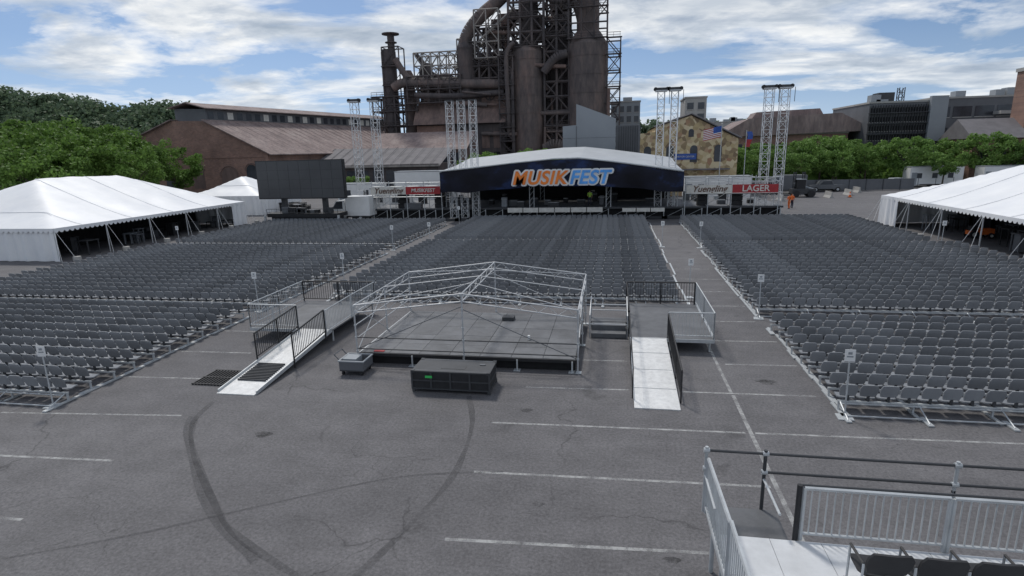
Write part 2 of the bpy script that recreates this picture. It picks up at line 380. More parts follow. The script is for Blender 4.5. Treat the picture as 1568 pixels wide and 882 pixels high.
# ------------------------------------------------------------------ FOH platform
e=empty('sound_mix_platform')
bb=B(); z=.45
for i in range(7):
    for j in range(5):
        x=-9.1+i*7.9/7; y=18.8+j*5.6/5
        bb.box(x+.008,y+.008,z-.05,x+7.9/7-.008,y+5.6/5-.008,z+rnd(0,.006),'deck')
bb.build('deck_panels',parent=e)
bb=B()
bb.box(-9.12,18.75,.33,-1.18,18.79,.44,'black'); bb.box(-1.2,18.8,.33,-1.16,24.4,.44,'black'); bb.box(-9.14,18.8,.33,-9.1,24.4,.44,'alu')
bb.box(-9.1,18.9,.02,-1.2,24.3,.3,'blackcloth')
for i in range(5):
    x=-9+i*7.7/4
    bb.tube((x,18.72,0),(x,18.72,.4),.03,'alu',8); bb.box(x-.12,18.6,.01,x+.12,18.84,.03,'alu')
bb.build('understructure',parent=e)
bb=B(); X0,X1,Y0,Y1=-9.15,-1.1,18.7,24.5; XM=(X0+X1)/2; ev=2.25; ap=2.75
r=.024
def T(p,q,rr=r,k='truss'): bb.tube(p,q,rr,k,6)
for x in(X0,XM,X1):
    for y in(Y0,(Y0+Y1)/2,Y1):
        if x==XM and y not in(Y0,Y1): continue
        T((x,y,.02),(x,y,ev if x!=XM else ap),.028); bb.box(x-.12,y-.12,.012,x+.12,y+.12,.03,'alu')
        for zz in(.5,1.05,1.5,2.2): bb.tube((x,y,zz-.03),(x,y,zz+.03),.045,'alu',8)
for y in(Y0,Y1):
    T((X0,y,ev),(XM,y,ap)); T((XM,y,ap),(X1,y,ev)); T((X0,y,ev-.28),(XM,y,ap-.28)); T((XM,y,ap-.28),(X1,y,ev-.28))
    for i in range(6):
        t=i/6; t2=(i+.5)/6; t3=(i+1)/6
        for s,xa in((1,X0),(-1,X1)):
            f=lambda u:(xa+(XM-xa)*u)
            T((f(t),y,ev-.28+.5*t),(f(t2),y,ev+.5*t2),.01); T((f(t2),y,ev+.5*t2),(f(t3),y,ev-.28+.5*t3),.01)
for x,zz in((X0,ev),(X1,ev),(XM,ap)):
    T((x,Y0,zz),(x,Y1,zz)); T((x,Y0,zz-.28),(x,Y1,zz-.28))
    for i in range(6):
        ya=Y0+(Y1-Y0)*i/6; yb=ya+(Y1-Y0)/12; yc=ya+(Y1-Y0)/6
        T((x,ya,zz-.28),(x,yb,zz),.01); T((x,yb,zz),(x,yc,zz-.28),.01)
T((X0,(Y0+Y1)/2,ev),(XM,(Y0+Y1)/2,ap),.02);T((X1,(Y0+Y1)/2,ev),(XM,(Y0+Y1)/2,ap),.02)
for x,y in((X0,Y0),(X1,Y0),(X0,Y1),(X1,Y1)): T((x,y,ev),(XM,(Y0+Y1)/2+(-1.2 if y==Y0 else 1.2),ap),.014)
for h in(.62,1.05): T((X0,Y0,h),(X1,Y0,h),.022,'seatd')
for h in(1.0,1.5): T((X1,Y0,h),(X1,Y1,h),.018,'seatd'); T((X0,Y0,h),(X0,Y1,h),.018)
T((X0,Y1,1.05),(X1,Y1,1.05),.018,'seatd')
T((X0,Y0,.6),(XM,Y0,2.3),.016,'greyd'); T((XM,Y0,2.2),(X1,Y0,.5),.016,'greyd'); T((X0,Y1,.6),(XM,Y1,2.3),.014); T((XM,Y1,2.2),(X1,Y1,.5),.014)
ym=(Y0+Y1)/2
for x in(X0,X1): T((x,Y0,.5),(x,ym,2.2),.015); T((x,ym,2.2),(x,Y1,.5),.015); T((x,Y0,2.2),(x,ym,.5),.015)
bb.build('scaffold_roof_frame',parent=e)
bb=B(); bb.tube((-3.1,20.8,.46),(-3.1,20.8,.62),.05,'white',10); bb.box(-8.6,18.86,.461,-8.2,19.0,.475,'red'); bb.box(-4.6,23.2,.461,-4.1,23.6,.6,'seatd'); bb.build('deck_clutter',parent=e)
bb=B()
for i in range(2): bb.box(-.8,22.6+i*.5,.02,.6,23.1+i*.5,.2+.2*i,'deck')
for x in(-.85,.65): 
    T((x,22.6,.02),(x,22.6,.95)); T((x,24.2,.02),(x,24.2,1.35)); T((x,22.6,.95),(x,24.2,1.35))
T((-.85,24.2,1.0),(.65,24.2,1.0)); T((-.85,24.2,.75),(.65,24.2,.75)); bb.box(-.85,23.6,.3,.65,24.2,.42,'deck'); T((-.85,22.6,.6),(.65,22.6,.6),.02)
bb.build('stair_unit')
# right accessible ramp
e=empty('accessible_ramp'); z=.55
bb=B()
bb.add([(.72,16.1,.03),(2.05,16.1,.03),(2.05,21.2,z),(.72,21.2,z),(.72,16.1,.0),(2.05,16.1,.0),(2.05,21.2,z-.12),(.72,21.2,z-.12)],[(0,1,2,3),(4,7,6,5),(0,4,5,1),(1,5,6,2),(3,7,4,0)],'tread')
for k in range(4): y=16.1+k*1.28+1.2; zz=.03+(z-.03)*(y-16.1)/5.1; bb.box(.74,y,zz,2.03,y+.025,zz+.006,'grey')
bb.build('ramp_surface',parent=e)
bb=B(); bb.box(.72,21.2,z-.06,3.75,26.2,z,'deck'); bb.box(.7,21.14,z-.14,3.77,21.19,z-.01,'alu'); bb.box(3.76,21.2,z-.14,3.8,26.2,z-.01,'alu')
for x in(.8,2.2,3.65):
    for y in(21.4,23.8,26): bb.tube((x,y,0),(x,y,z-.06),.04,'alu',8)
bb.build('landing_deck',parent=e)
bb=B()
bb.rail((2.12,21.2,z),(3.75,21.2,z),1.0,'alu'); bb.rail((3.75,21.2,z),(3.75,23.7,z),1.0,'alu'); bb.rail((3.75,23.7,z),(3.75,26.2,z),1.0,'alu')
bb.build('silver_railings',parent=e)
bb=B()
bb.rail((.72,26.2,z),(3.7,26.2,z),1.0,'black',.12,.024); bb.rail((2.1,16.6,.1),(2.1,21.2,z),.95,'black',.15,post=1.5,base=.08)
bb.rail((.68,21.3,z),(.68,26.2,z),1.0,'black',0); bb.rail((.68,16.6,.1),(.68,21.2,z),.95,'black',0,r=.015,post=2.3)
bb.build('black_handrails',parent=e)
# left accessible ramp
e=empty('accessible_ramp')
bb=B()
xa,xb=-12.7,-11.35
bb.add([(xa,15.6,.03),(xb,15.6,.03),(xb,21.0,z),(xa,21.0,z),(xa,15.6,.0),(xb,15.6,.0),(xb,21.0,z-.12),(xa,21.0,z-.12)],[(0,1,2,3),(4,7,6,5),(0,4,5,1),(1,5,6,2),(3,7,4,0)],'tread')
for x in(xa-.03,xb): bb.add([(x,15.7,.0),(x+.04,15.7,.0),(x+.04,21,z-.1),(x,21,z-.1),(x,15.7,.12),(x+.04,15.7,.12),(x+.04,21,z+.06),(x,21,z+.06)],[(3,2,1,0),(4,5,6,7),(0,1,5,4),(1,2,6,5),(2,3,7,6),(3,0,4,7)],'alu')
for i in range(12):
    y=16.5+i*.11; zz=.04+(z-.03)*(y-15.6)/5.4; bb.box(xa+.15,y,zz,xb-.15,y+.04,zz+.05,'seatd')
bb.build('ramp_surface',parent=e)
bb=B(); bb.box(-15.0,21,z-.06,-11.3,25.4,z,'deck'); bb.box(-15.0,20.94,z-.14,-12.75,20.99,z-.01,'alu')
for x in(-14.9,-13,-11.4):
    for y in(21.2,23.3,25.3): bb.tube((x,y,0),(x,y,z-.06),.04,'alu',8)
bb.build('landing_deck',parent=e)
bb=B(); bb.rail((-15,21,z),(-15,23.2,z),1.0,'alu'); bb.rail((-15,23.2,z),(-15,25.4,z),1.0,'alu'); bb.rail((-15,21,z),(-12.8,21,z),1.0,'alu',post=1.1)
bb.rail((xb+.06,20.5,z-.05),(xb+.06,22.8,z),1.0,'alu'); bb.rail((xb+.06,22.9,z),(xb+.06,25.4,z),1.0,'alu')
bb.build('silver_railings',parent=e)
bb=B(); bb.rail((-15,25.4,z),(-11.3,25.4,z),1.0,'black',.12,.024); bb.rail((xa-.06,18,.3),(xa-.06,20.9,z),1.0,'black',.12,.024,post=1.45,base=.25); bb.rail((xb+.06,18.0,.3),(xb+.06,20.4,z),1.0,'black',.12,.024,base=.25)
bb.build('black_handrails',parent=e)
bb=B()
for i in range(10): bb.box(-14.1+i*.12,16.2,.012,-14.06+i*.12,17.5,.05,'black')
for y in(16.2,16.8,17.46): bb.box(-14.12,y,.05,-12.96,y+.05,.06,'black')
bb.build('steel_floor_grate')
# road case
bb=B(); x0,x1,y0,y1,h=-6.3,-3.75,16.55,17.65,.72
bb.box(x0,y0,.1,x1,y1,h,'black')
for zz in(.1,.38,h-.04): bb.box(x0-.02,y0-.02,zz,x1+.02,y1+.02,zz+.045,'seatd')
for i in range(5):
    x=x0+i*(x1-x0)/4; bb.box(x-.03,y0-.03,.1,x+.03,y0-.021,h,'seatd')
for x in(x0,x1-.06):
    for y in(y0,y1-.06): bb.box(x-.025,y-.025,h-.06,x+.085,y+.085,h+.02,'seatd'); bb.tube((x+.03,y+.03,0.0),(x+.03,y+.03,.1),.06,'seatd',10)
bb.box(-5.85,y0-.035,.5,-5.62,y0-.0305,.58,'green'); bb.box(-5.4,16.8,h+.006,-4.6,17.1,h+.012,'seatd'); bb.box(-4.2,17.2,h+.006,-4.02,17.3,h+.03,'greyd')
bb.box(x0+.05,y0+.05,h+.0055,x1-.05,y0+.09,h+.011,'greyd'); bb.box(x0+.05,y1-.09,h+.0055,x1-.05,y1-.05,h+.011,'greyd')
bb.build('road_case')
# utility cart
bb=B(); x0,x1,y0,y1=-9.35,-8.45,17.6,18.4
bb.box(x0,y0,.15,x1,y1,.2,'seatd')
for a,c,d,e_ in((x0,y0,x1,y0+.04),(x0,y1-.04,x1,y1),(x0,y0+.04,x0+.04,y1-.04),(x1-.04,y0+.04,x1,y1-.04)): bb.box(a,c,.2,d,e_,.5,'greyd')
bb.box(x0-.03,y0-.03,.5,x1+.03,y0+.03,.54,'grey'); bb.box(x0-.03,y1-.03,.5,x1+.03,y1+.03,.54,'grey'); bb.box(x0-.03,y0+.03,.5,x0+.03,y1-.03,.54,'grey'); bb.box(x1-.03,y0+.03,.5,x1+.03,y1-.03,.54,'grey')
bb.box(x0+.1,y0+.1,.2,x1-.3,y1-.2,.58,'grey')
for x in(x0+.1,x1-.1):
    for y in(y0+.08,y1-.08): bb.tube((x-.03,y,.08),(x+.03,y,.08),.08,'black',12)
bb.tube((x0,y0+.1,.5),(x0-.2,y0+.1,.72),.02,'greyd');bb.tube((x0,y1-.1,.5),(x0-.2,y1-.1,.72),.02,'greyd');bb.tube((x0-.2,y0+.1,.72),(x0-.2,y1-.1,.72),.02,'greyd')
bb.build('utility_cart')
# ------------------------------------------------------------------ viewing bleacher lower right
e=empty('viewing_platform'); Z=1.5
bb=B()
for i in range(9): bb.box(1.75+i*.75,5.6,Z-.1,1.75+i*.75+.742,6.95,Z,'deckw')
for i in range(9): bb.box(1.75+i*.75,6.96,Z-.1,1.75+i*.75+.742,8.4,Z+.002,'deckw')
bb.box(1.8,8.42,Z-.3,2.88,9.5,Z-.22,'deck'); bb.box(1.95,8.5,Z-.215,2.75,8.62,Z-.19,'seatd')
bb.box(1.7,5.6,Z-.3,1.74,9.5,Z-.1,'alu'); bb.box(1.75,8.405,Z-.25,8.4,8.415,Z-.02,'alu')
for x in(1.8,3.6,5.4,7.2):
    for y in(5.8,8.3): bb.tube((x,y,0),(x,y,Z-.1),.04,'alu',8)
bb.tube((1.8,5.8,.1),(1.8,8.3,Z-.2),.03,'alu');
for x in(1.85,2.8): bb.tube((x,9.4,0),(x,9.4,Z-.3),.04,'alu',8)
bb.build('deck_and_legs',parent=e)
bb=B()
bb.rail((2.95,8.44,Z),(4.95,8.44,Z),.9,'alu',.11,.025); bb.rail((5.0,8.44,Z),(7.0,8.44,Z),.9,'alu',.11,.025); bb.rail((7.05,8.44,Z),(9.05,8.44,Z),.9,'alu',.11,.025)
bb.rail((1.7,9.4,Z-.3),(1.7,7.5,Z-.2),1.05,'alu',.11,.025); bb.rail((1.7,7.45,Z-.2),(1.7,5.5,Z-.2),1.1,'alu',.11,.025)
bb.build('silver_railings',parent=e)
bb=B()
bb.tube((1.68,9.52,2.35),(9,9.52,2.35),.024,'seatd',8); bb.tube((2.6,9.52,2.0),(9,9.52,2.0),.024,'seatd',8)
for x in(1.68,2.65,5.6,8.5):
    bb.tube((x,9.52,Z-.35 if x<3 else 1.85),(x,9.52,2.42),.03,'alu' if x!=2.65 else 'seatd',8); bb.tube((x-.05,9.52,2.35),(x+.05,9.52,2.35),.045,'alu',8); bb.tube((x-.05,9.52,2.0),(x+.05,9.52,2.0),.045,'alu',8)
    if x<3: bb.tube((x,9.52,1.87),(x,8.5,1.87),.022,'alu',8)
    else: bb.tube((x,9.52,0),(x,9.52,1.9),.03,'alu',8)
bb.tube((2.88,8.44,Z-.3),(2.88,8.44,Z+.95),.04,'black',8); bb.tube((2.88,8.47,2.43),(9,8.52,2.43),.02,'seatd',8)
bb.build('pipe_guardrail',parent=e)
M_seat=M['seat']; M['seat']=M['black']
for i in range(8):
    bb=B(); chair(bb,0); bb.box(-.27,-.02,.02,-.24,.4,.06,'alu'); bb.tube((-.255,0,.04),(-.255,0,.62),.014,'alu'); bb.tube((-.255,0,.62),(-.255,.35,.62),.018,'black'); bb.tube((-.255,.35,.62),(-.255,.35,.04),.014,'alu'); bb.box(-.02,-.0,.0,.02,.04,.35,'seatd')
    o=bb.build('black_seat_%d'%(i+1),parent=e,loc=(3.62+i*.63,7.2+rnd(-.02,.02),Z),smooth=True); o.scale=(1.18,1.15,1.0); o.rotation_euler=(0,0,rnd(-.03,.03))
M['seat']=M_seat
# ------------------------------------------------------------------ stage
e=empty('festival_stage')
bb=B()
bb.box(-28.2,64.2,1.15,17.5,76,1.3,'greyd'); bb.box(-28,64.5,.05,17.3,75.8,1.15,'blackcloth')
bb.box(-28.2,64.1,1.12,17.5,64.2,1.28,'seatd')
for i in range(24):
    x=-28+i*45.2/23; bb.tube((x,64.05,0),(x,64.05,1.15),.05,'alu')
    if i<23: bb.tube((x,64.05,.1),(x+45.2/23,64.05,1.1),.02,'alu',4)
for i in range(6): bb.box(-11.5+i*1.75,63.0,0.9,-9.85+i*1.75,63.25,1.4,'cream')
for i in range(3): bb.box(1+i*1.5,63,.9,2.4+i*1.5,63.25,1.3,'cream')
bb.build('stage_deck',parent=e)
bb=B()
f0=62.2; bk=76
tp=[(-18.8,5.55),(-15,5.86),(-11,6.25),(-6.3,6.62),(-3.6,6.65),(0,6.2),(3.5,5.68),(7.1,5.1)]
top=[(x,f0,z) for x,z in tp]; topb=[(x,bk,z+1.2) for x,z in tp]; mid=[(x,(f0+bk)/2,z+.45) for x,z in tp]
n=len(tp); bb.add(top+mid+topb,[(k*n+i,k*n+i+1,(k+1)*n+i+1,(k+1)*n+i) for i in range(n-1) for k in(0,1)],'rooff')
bot=[(-18.9,3.2),(-17.5,3.3),(-15.8,3.15),(-14,3.4),(-11,3.55),(-8.5,3.8),(-6,3.72),(-2,3.75),(.5,3.55),(3,3.4),(5,3.05),(7.15,3.0)]
bb.build('roof_fabric',parent=e)
def bannermat():
    m,nt,b=newmat('printed_banner')
    c=ramp(nt,noise_fac(nt,.16,5,.6,(1,1,1.6)),[(.35,(.012,.012,.017)),(.5,(.018,.02,.034)),(.58,(.03,.05,.13)),(.66,(.018,.018,.028)),(.8,(.14,.03,.02))])
    nt.links.new(c,b.inputs['Base Color']); b.inputs['Roughness'].default_value=.75; b.inputs['Specular IOR Level'].default_value=.2; return m
M['banner']=bannermat()
bb=B()
def interp(P,x):
    for (a,za),(c,zc) in zip(P,P[1:]):
        if x<=c: return za+(zc-za)*max(0,(x-a))/(c-a)
    return P[-1][1]
nx=90;nz=8;vs=[]
for i in range(nx+1):
    x=-18.85+26*i/nx; zt=interp(tp,x)-.1; zb=interp(bot,x)
    for j in range(nz+1):
        t=j/nz; vs.append((x,f0-.12+.07*math.sin(x*1.3+t*2)*math.sin(t*math.pi)+.12*t*math.sin(x*.9)*t+ .25*t*t,zt+(zb-zt)*t))
bb.add(vs,[(i*(nz+1)+j,i*(nz+1)+j+1,(i+1)*(nz+1)+j+1,(i+1)*(nz+1)+j) for i in range(nx) for j in range(nz)],'banner')
o=bb.build('fascia_banner',parent=e,smooth=True)
bb=B()
bb.poly([(-18.85,f0,5.4),(-18.9,f0,3.25),(-18.9,bk,3.4),(-18.85,bk,6.6)],'blackcloth'); bb.poly([(7.13,f0,5.0),(7.15,f0,3.0),(7.15,bk,3.2),(7.13,bk,6.2)],'blackcloth')
bb.box(-18.8,75.6,1.3,7.1,75.8,6.3,'blackcloth')
bb.build('side_and_back_drapes',parent=e)
bb=B()
for i in range(n-1):
    p=Vector(top[i]);q=Vector(top[i+1]); up=Vector((0,-.13,.02)); bb.tube(p+up,q+up,.09,'alu',8)
for x in(-18,-9,-.5,6.6):
    for y in(64.6,74.5):
        for dx in(0,.5): bb.tube((x+dx-.25,y,.0),(x+dx-.25,y,5.2),.05,'alu') 
        for k in range(8): bb.tube((x-.25,y,k*.6+.2),(x+.25,y,k*.6+.8),.025,'alu',4)
for y in(64.8,68,71): 
    for zz in(4.5,4.1): bb.tube((-18,y,zz),(6.6,y,zz),.05,'seatd')
    for k in range(40): bb.tube((-18+k*.615,y,4.1),(-17.7+k*.615,y,4.5),.025,'seatd',4)
for k in range(16): x=-17+k*1.5; bb.box(x,64.7,3.75,x+.3,65.0,4.08,'black')
bb.build('roof_truss_and_lights',parent=e)
bb=B()
for k in range(34):
    x=rnd(-26,16); y=rnd(65.5,73); w=rnd(.4,1.4); h=rnd(.4,1.3); bb.box(x,y,1.3,x+w,y+.7,1.3+h,random.choice(['black','seatd','black','greyd','grey']))
    bb.box(x-.02,y-.02,1.3+h*.8,x+w+.02,y+.72,1.3+h*.8+.04,'alu')
bb.box(-24,64.4,1.3,-22,65.2,1.9,'greyd')
for x in(-25,-20.5,9,12.5): 
    for k in range(4): bb.box(x,65,1.3+k*.55,x+1.1,66,1.8+k*.55,'black')
bb.build('stage_equipment',parent=e)
M['orange_print']=mat('orange_print',(.9,.22,.03),.6,0,.25,.9)
M['blue_print']=mat('light_blue_print',(.10,.36,.85),.6,0,.25,.9)
M['script']=mat('brown_print',(.12,.06,.04),.6)
def fest(s,nm,x,k1,y):
    for k in range(10):
        a=k*math.pi/5; dx=.2*math.cos(a);dz=.17*math.sin(a)
        text(s,nm+'_white_outline',(x+dx,y+.10+dx*.05+dz*.033,4.62+dz),1.95,'white',offset=.05,ext=.002,shear=.25,parent=e,spacing=1.06)
    text(s,nm,(x,y,4.62),1.95,k1,offset=.05,ext=.008,shear=.25,parent=e,spacing=1.06)
fest('MUSIK','banner_letters_orange',-7.85,'orange_print',f0-.36)
fest('FEST','banner_letters_blue',-2.55,'blue_print',f0-.36)
bb=B()
for x0,x1 in((-27.5,-19.2),(7.5,16.8)):
    for zz in(2.7,3.9,4.3): bb.tube((x0,63.6,zz),(x1,63.6,zz),.04,'alu')
    nn=int((x1-x0)/2)
    for i in range(nn+1):
        x=x0+(x1-x0)*i/nn
        for y in(63.6,65.4): bb.tube((x,y,0),(x,y,4.5),.045,'alu')
        for zz in(1.4,2.7,4.3): bb.tube((x,63.6,zz),(x,65.4,zz),.03,'alu')
        if i<nn: bb.tube((x,65.4,1.3),(x+(x1-x0)/nn,65.4,2.7),.025,'alu',4); bb.tube((x,63.6,4.3),(x+(x1-x0)/nn,63.6,3.9),.025,'alu',4)
    bb.box(x0,63.8,2.6,x1,65.3,2.68,'seatd')
    bb.rail((x0,65.4,2.7),(x1,65.4,2.7),1.0,'alu',.4)
bb.build('wing_scaffold',parent=e)
bb=B()
bb.box(-27.6,63.48,3.0,-23.4,63.5,3.85,'cream'); bb.box(-23.38,63.48,3.0,-19.3,63.5,3.85,'red'); bb.box(7.6,63.48,2.75,12.2,63.5,3.6,'cream'); bb.box(12.22,63.48,2.75,16.7,63.5,3.6,'red')
bb.build('wing_banners',parent=e)
text('Yuengling','banner_script',(-25.5,63.46,3.42),.9,'script',shear=.3,parent=e,offset=.015); text('MUSIKFEST','banner_title',(-21.35,63.46,3.42),.58,'cream',shear=.2,parent=e,offset=.01)
text('Yuengling','banner_script',(9.9,63.46,3.17),.9,'script',shear=.3,parent=e,offset=.015); text('LAGER','banner_title',(14.5,63.46,3.17),.9,'cream',parent=e,offset=.015)
def lattice(bb,x,y,z0,z1,w,k='truss',r=.034,step=.75,d=None):
    d=d or w; c=[(x-w/2,y-d/2),(x+w/2,y-d/2),(x+w/2,y+d/2),(x-w/2,y+d/2)]
    for a in c: bb.tube((*a,z0),(*a,z1),r,k,5)
    n=int((z1-z0)/step); 
    for i in range(n):
        za=z0+(z1-z0)*i/n; zb=z0+(z1-z0)*(i+1)/n
        for j in range(4):
            p=c[j];q=c[(j+1)%4]
            if i%2: p,q=q,p
            bb.tube((*p,za),(*q,zb),r*.6,k,4,cap=False); bb.tube((*p,za),(*q,za),r*.5,k,4,cap=False)
M['truss_w']=mat('bright_truss',(.62,.63,.64),.5,.2,.1,3)
def towers(xs,y,h,w=.75,heads=True):
    e=empty('truss_tower_group'); bb=B()
    for x in xs: lattice(bb,x,y,.3,h,w,'truss_w'); bb.box(x-1,y-1,.02,x+1,y+1,.3,'seatd')
    bb.build('lattice_columns',parent=e); bb=B()
    if heads:
        for x in xs: bb.box(x-.6,y-.5,h,x+.6,y+.5,h+.12,'truss'); bb.box(x-.65,y-.15,h+.12,x+.65,y+.15,h+.4,'seatd'); bb.tube((x-.6,y-.16,h+.26),(x-.6,y+.16,h+.26),.2,'black',10);bb.tube((x+.6,y-.16,h+.26),(x+.6,y+.16,h+.26),.2,'black',10); bb.tube((x+.8,y-.5,h-1.3),(x+.8,y-.5,h+.1),.03,'seatd')
    else:
        for x in xs: bb.box(x-.4,y-.4,h,x+.4,y+.4,h+.08,'seatd')
    bb.build('tower_heads',parent=e)
towers([-29.6,-27.2],65.3,13.4); towers([-17.8,-16.5,-15.2],63.6,13.0,.7,False); towers([4.8,6.2],65,13.2,.7); towers([15.5,17.0],65,13.0,.8)
# video screen
e=empty('video_screen'); bb=B()
bb.box(-39.6,60,2.9,-29.1,60.5,7.15,'black'); 
M['led']=mat('led_wall',(.06,.062,.066),.5,0,.12,.4)
for i in range(8):
    for j in range(4): bb.box(-39.5+i*1.2875+.01,59.95,3.0+j*1.02+.01,-39.5+(i+1)*1.2875-.01,59.998,3.0+(j+1)*1.02-.01,'led')
bb.build('led_panel',parent=e); bb=B()
for x in(-37,-32): bb.box(x-.25,60.6,1.2,x+.25,61.1,6.8,'seatd')
bb.box(-38.6,59.6,.9,-30,62,1.3,'black'); bb.box(-38.2,59.8,.5,-30.4,61.8,.9,'seatd')
for x in(-37.5,-36.4,-31.5): bb.tube((x,59.7,.45),(x,60.0,.45),.45,'black',14); bb.tube((x,61.5,.45),(x,61.8,.45),.45,'black',14)
bb.rail((-38.6,59.6,1.3),(-30,59.6,1.3),.5,'seatd',.6)
for k in range(8): x=rnd(-38,-31); bb.box(x,60,1.3,x+rnd(.4,1),60.6,1.3+rnd(.3,.8),random.choice(['greyd','black','seatd']))
for x in (-38.8,-29.9): bb.box(x-.3,59.2,.01,x+.3,59.8,.1,'seatd'); bb.box(x-.1,59.4,.1,x+.1,59.6,1.1,'alu')
bb.build('screen_trailer',parent=e)
def trailer(name,x,y,w,h,d=2.6,k='white',win=2):
    bb=B(); bb.box(x,y,.5,x+w,y+d,h,k); bb.box(x-.05,y-.05,h,x+w+.05,y+d+.05,h+.1,'grey'); bb.box(x+.1,y+.1,.35,x+w-.1,y+d-.1,.5,'seatd')
    for i in range(win):
        cx=x+w*(i+.6)/(win+.4); bb.box(cx-.4,y-.03,1.5,cx+.4,y-.003,2.3,'glass'); bb.box(cx-.46,y-.02,1.44,cx+.46,y-.002,1.5,'grey')
    bb.box(x+.25,y-.04,.55,x+1.05,y-.004,2.4,'grey'); bb.box(x+.1,y-.9,.4,x+1.2,y-.1,.5,'alu')
    for cx in(x+w*.4,x+w*.55): bb.tube((cx,y+.02,.35),(cx,y+.3,.35),.35,'black',12)
    return bb.build(name)
trailer('office_trailer',-31,71,5,3.2); trailer('office_trailer',10,86,9,3.3); trailer('office_trailer',49,108,8,3.3,win=3); trailer('office_trailer',60,108,7,3.2,win=2); trailer('office_trailer',-31,80,9,5,win=4); trailer('office_trailer',-42,84,7,3.2)
def truck(name,x,y,l=6.5,k='white'):
    bb=B()
    prof=[(0,.5),(0,1.3),(.35,1.45),(.9,2.4),(2.0,2.5),(2.0,.5)]
    bb.extr([(x+a,z) for a,z in prof],y,y+2.1,k); bb.poly([(x+.42,y-.01,1.5),(x+.95,y-.01,2.3),(x+1.7,y-.01,2.35),(x+1.7,y-.01,1.5)][::-1],'glass')
    bb.box(x+2.1,y-.05,.7,x+l,y+2.15,2.9,k); bb.box(x+2.1,y,.5,x+l,y+2.1,.7,'seatd')
    for cx in(x+.9,x+l-1.2): 
        for yy in(y-.02,y+1.9): bb.tube((cx,yy,.42),(cx,yy+.25,.42),.42,'black',14); bb.tube((cx,yy-.01,.42),(cx,yy,.42),.2,'alu',10)
    return bb.build(name)
truck('box_truck',-32.5,62.5,5)
truck('box_truck',22.8,96,6.5,'greyd')
def pickup(name,x,y,k):
    bb=B(); prof=[(0,.45),(0,1.0),(1.3,1.1),(1.9,1.75),(3.3,1.78),(3.6,1.1),(5.2,1.08),(5.2,.45)]
    bb.extr([(x+a,z) for a,z in prof],y,y+1.9,k); bb.poly([(x+1.5,y-.01,1.15),(x+2.0,y-.01,1.66),(x+3.2,y-.01,1.68),(x+3.4,y-.01,1.15)][::-1],'glass')
    for cx in(x+.95,x+4.2):
        for yy in(y-.03,y+1.7): bb.tube((cx,yy,.38),(cx,yy+.23,.38),.38,'black',14); bb.tube((cx,yy-.01,.38),(cx,yy,.38),.2,'alu',10)
    bb.box(x-.06,y+.1,.45,x,y+1.8,.65,'alu'); return bb.build(name)
pickup('pickup_truck',31,104-4,'greyd'); pickup('pickup_truck',43,104,'grey'); pickup('pickup_truck',58,104,'greyd')
bb=B(); bb.box(25.6,90,.5,28.8,91.6,1.2,'seatd'); bb.box(26.2,90.2,1.2,27.4,91.4,2.5,'black'); bb.box(26.15,90.1,2.5,27.45,91.5,2.6,'grey'); bb.tube((28.6,90.8,1.1),(25.9,90.8,2.0),.15,'grey',8); bb.box(24.5,90.3,.2,25.6,91.3,.35,'seatd')
for x in(26.1,28.2):
    for y in(89.8,91.5): bb.tube((x,y,.5),(x,y+.3,.5),.5,'black',14)
for x in(26.2,27.4): lattice(bb,x-.2,90.8,1.2,3.6,.3,'seatd',.04,.5)
bb.build('forklift')
for x,y in((22.5,84),(30,88),(34,92),(37,97),(26,100)):
    bb=B(); bb.extr([(x,.01),(x+.6,.01),(x+.4,.35),(x+.36,.85),(x+.24,.85),(x+.2,.35)],y,y+2.6,'conc'); bb.build('concrete_barrier')
for x,y in((24.5,86),(29,93),(33,89)):
    bb=B(); bb.tube((0,0,.05),(0,0,.8),.2,'orange',10,.05); bb.box(-.25,-.25,0.0,.25,.25,.05,'black'); bb.tube((0,0,.4),(0,0,.55),.135,'white',10,.105); bb.build('traffic_cone',loc=(x,y,0))
bb=B()
for x in np.arange(20,70,2.5): bb.tube((x,101.9,0),(x,101.9,1.9),.04,'seatd')
bb.box(20,101.95,.1,47,101.98,1.8,'greyd'); bb.build('screened_fence')
# flag pole
bb=B(); bb.tube((0,0,0),(0,0,10.4),.07,'alu',8,.04); bb.tube((0,0,10.4),(0,0,10.55),.1,'cream',8)
nn=16
def fz(u): return .25*math.sin(u*5)
for i in range(13):
    for j in range(nn):
        u0=j/nn;u1=(j+1)/nn; k='red' if i%2==0 else 'white'
        if i<7 and u0<.42: k='blue'
        z1=10.2-i*.115; z0=z1-.115
        bb.poly([(-u0*2.4,fz(u0),z0-u0*.5),(-u1*2.4,fz(u1),z0-u1*.5),(-u1*2.4,fz(u1),z1-u1*.5),(-u0*2.4,fz(u0),z1-u0*.5)],k)
bb.build('flag_pole',loc=(14.3,84,0))
bb=B(); bb.tube((0,0,0),(0,0,9.5),.06,'alu',8,.04)
for j in range(10):
    u0=j/10;u1=(j+1)/10; bb.poly([(.02+fz(u0)*.6,0,9.3-u0*2),(.02+fz(u1)*.6,0,9.3-u1*2),(.7+fz(u1)*.6,.1,9.3-u1*2),(.7+fz(u0)*.6,.1,9.3-u0*2)],'blue' if j<5 else 'red')
bb.build('flag_pole',loc=(17.3,83,0))
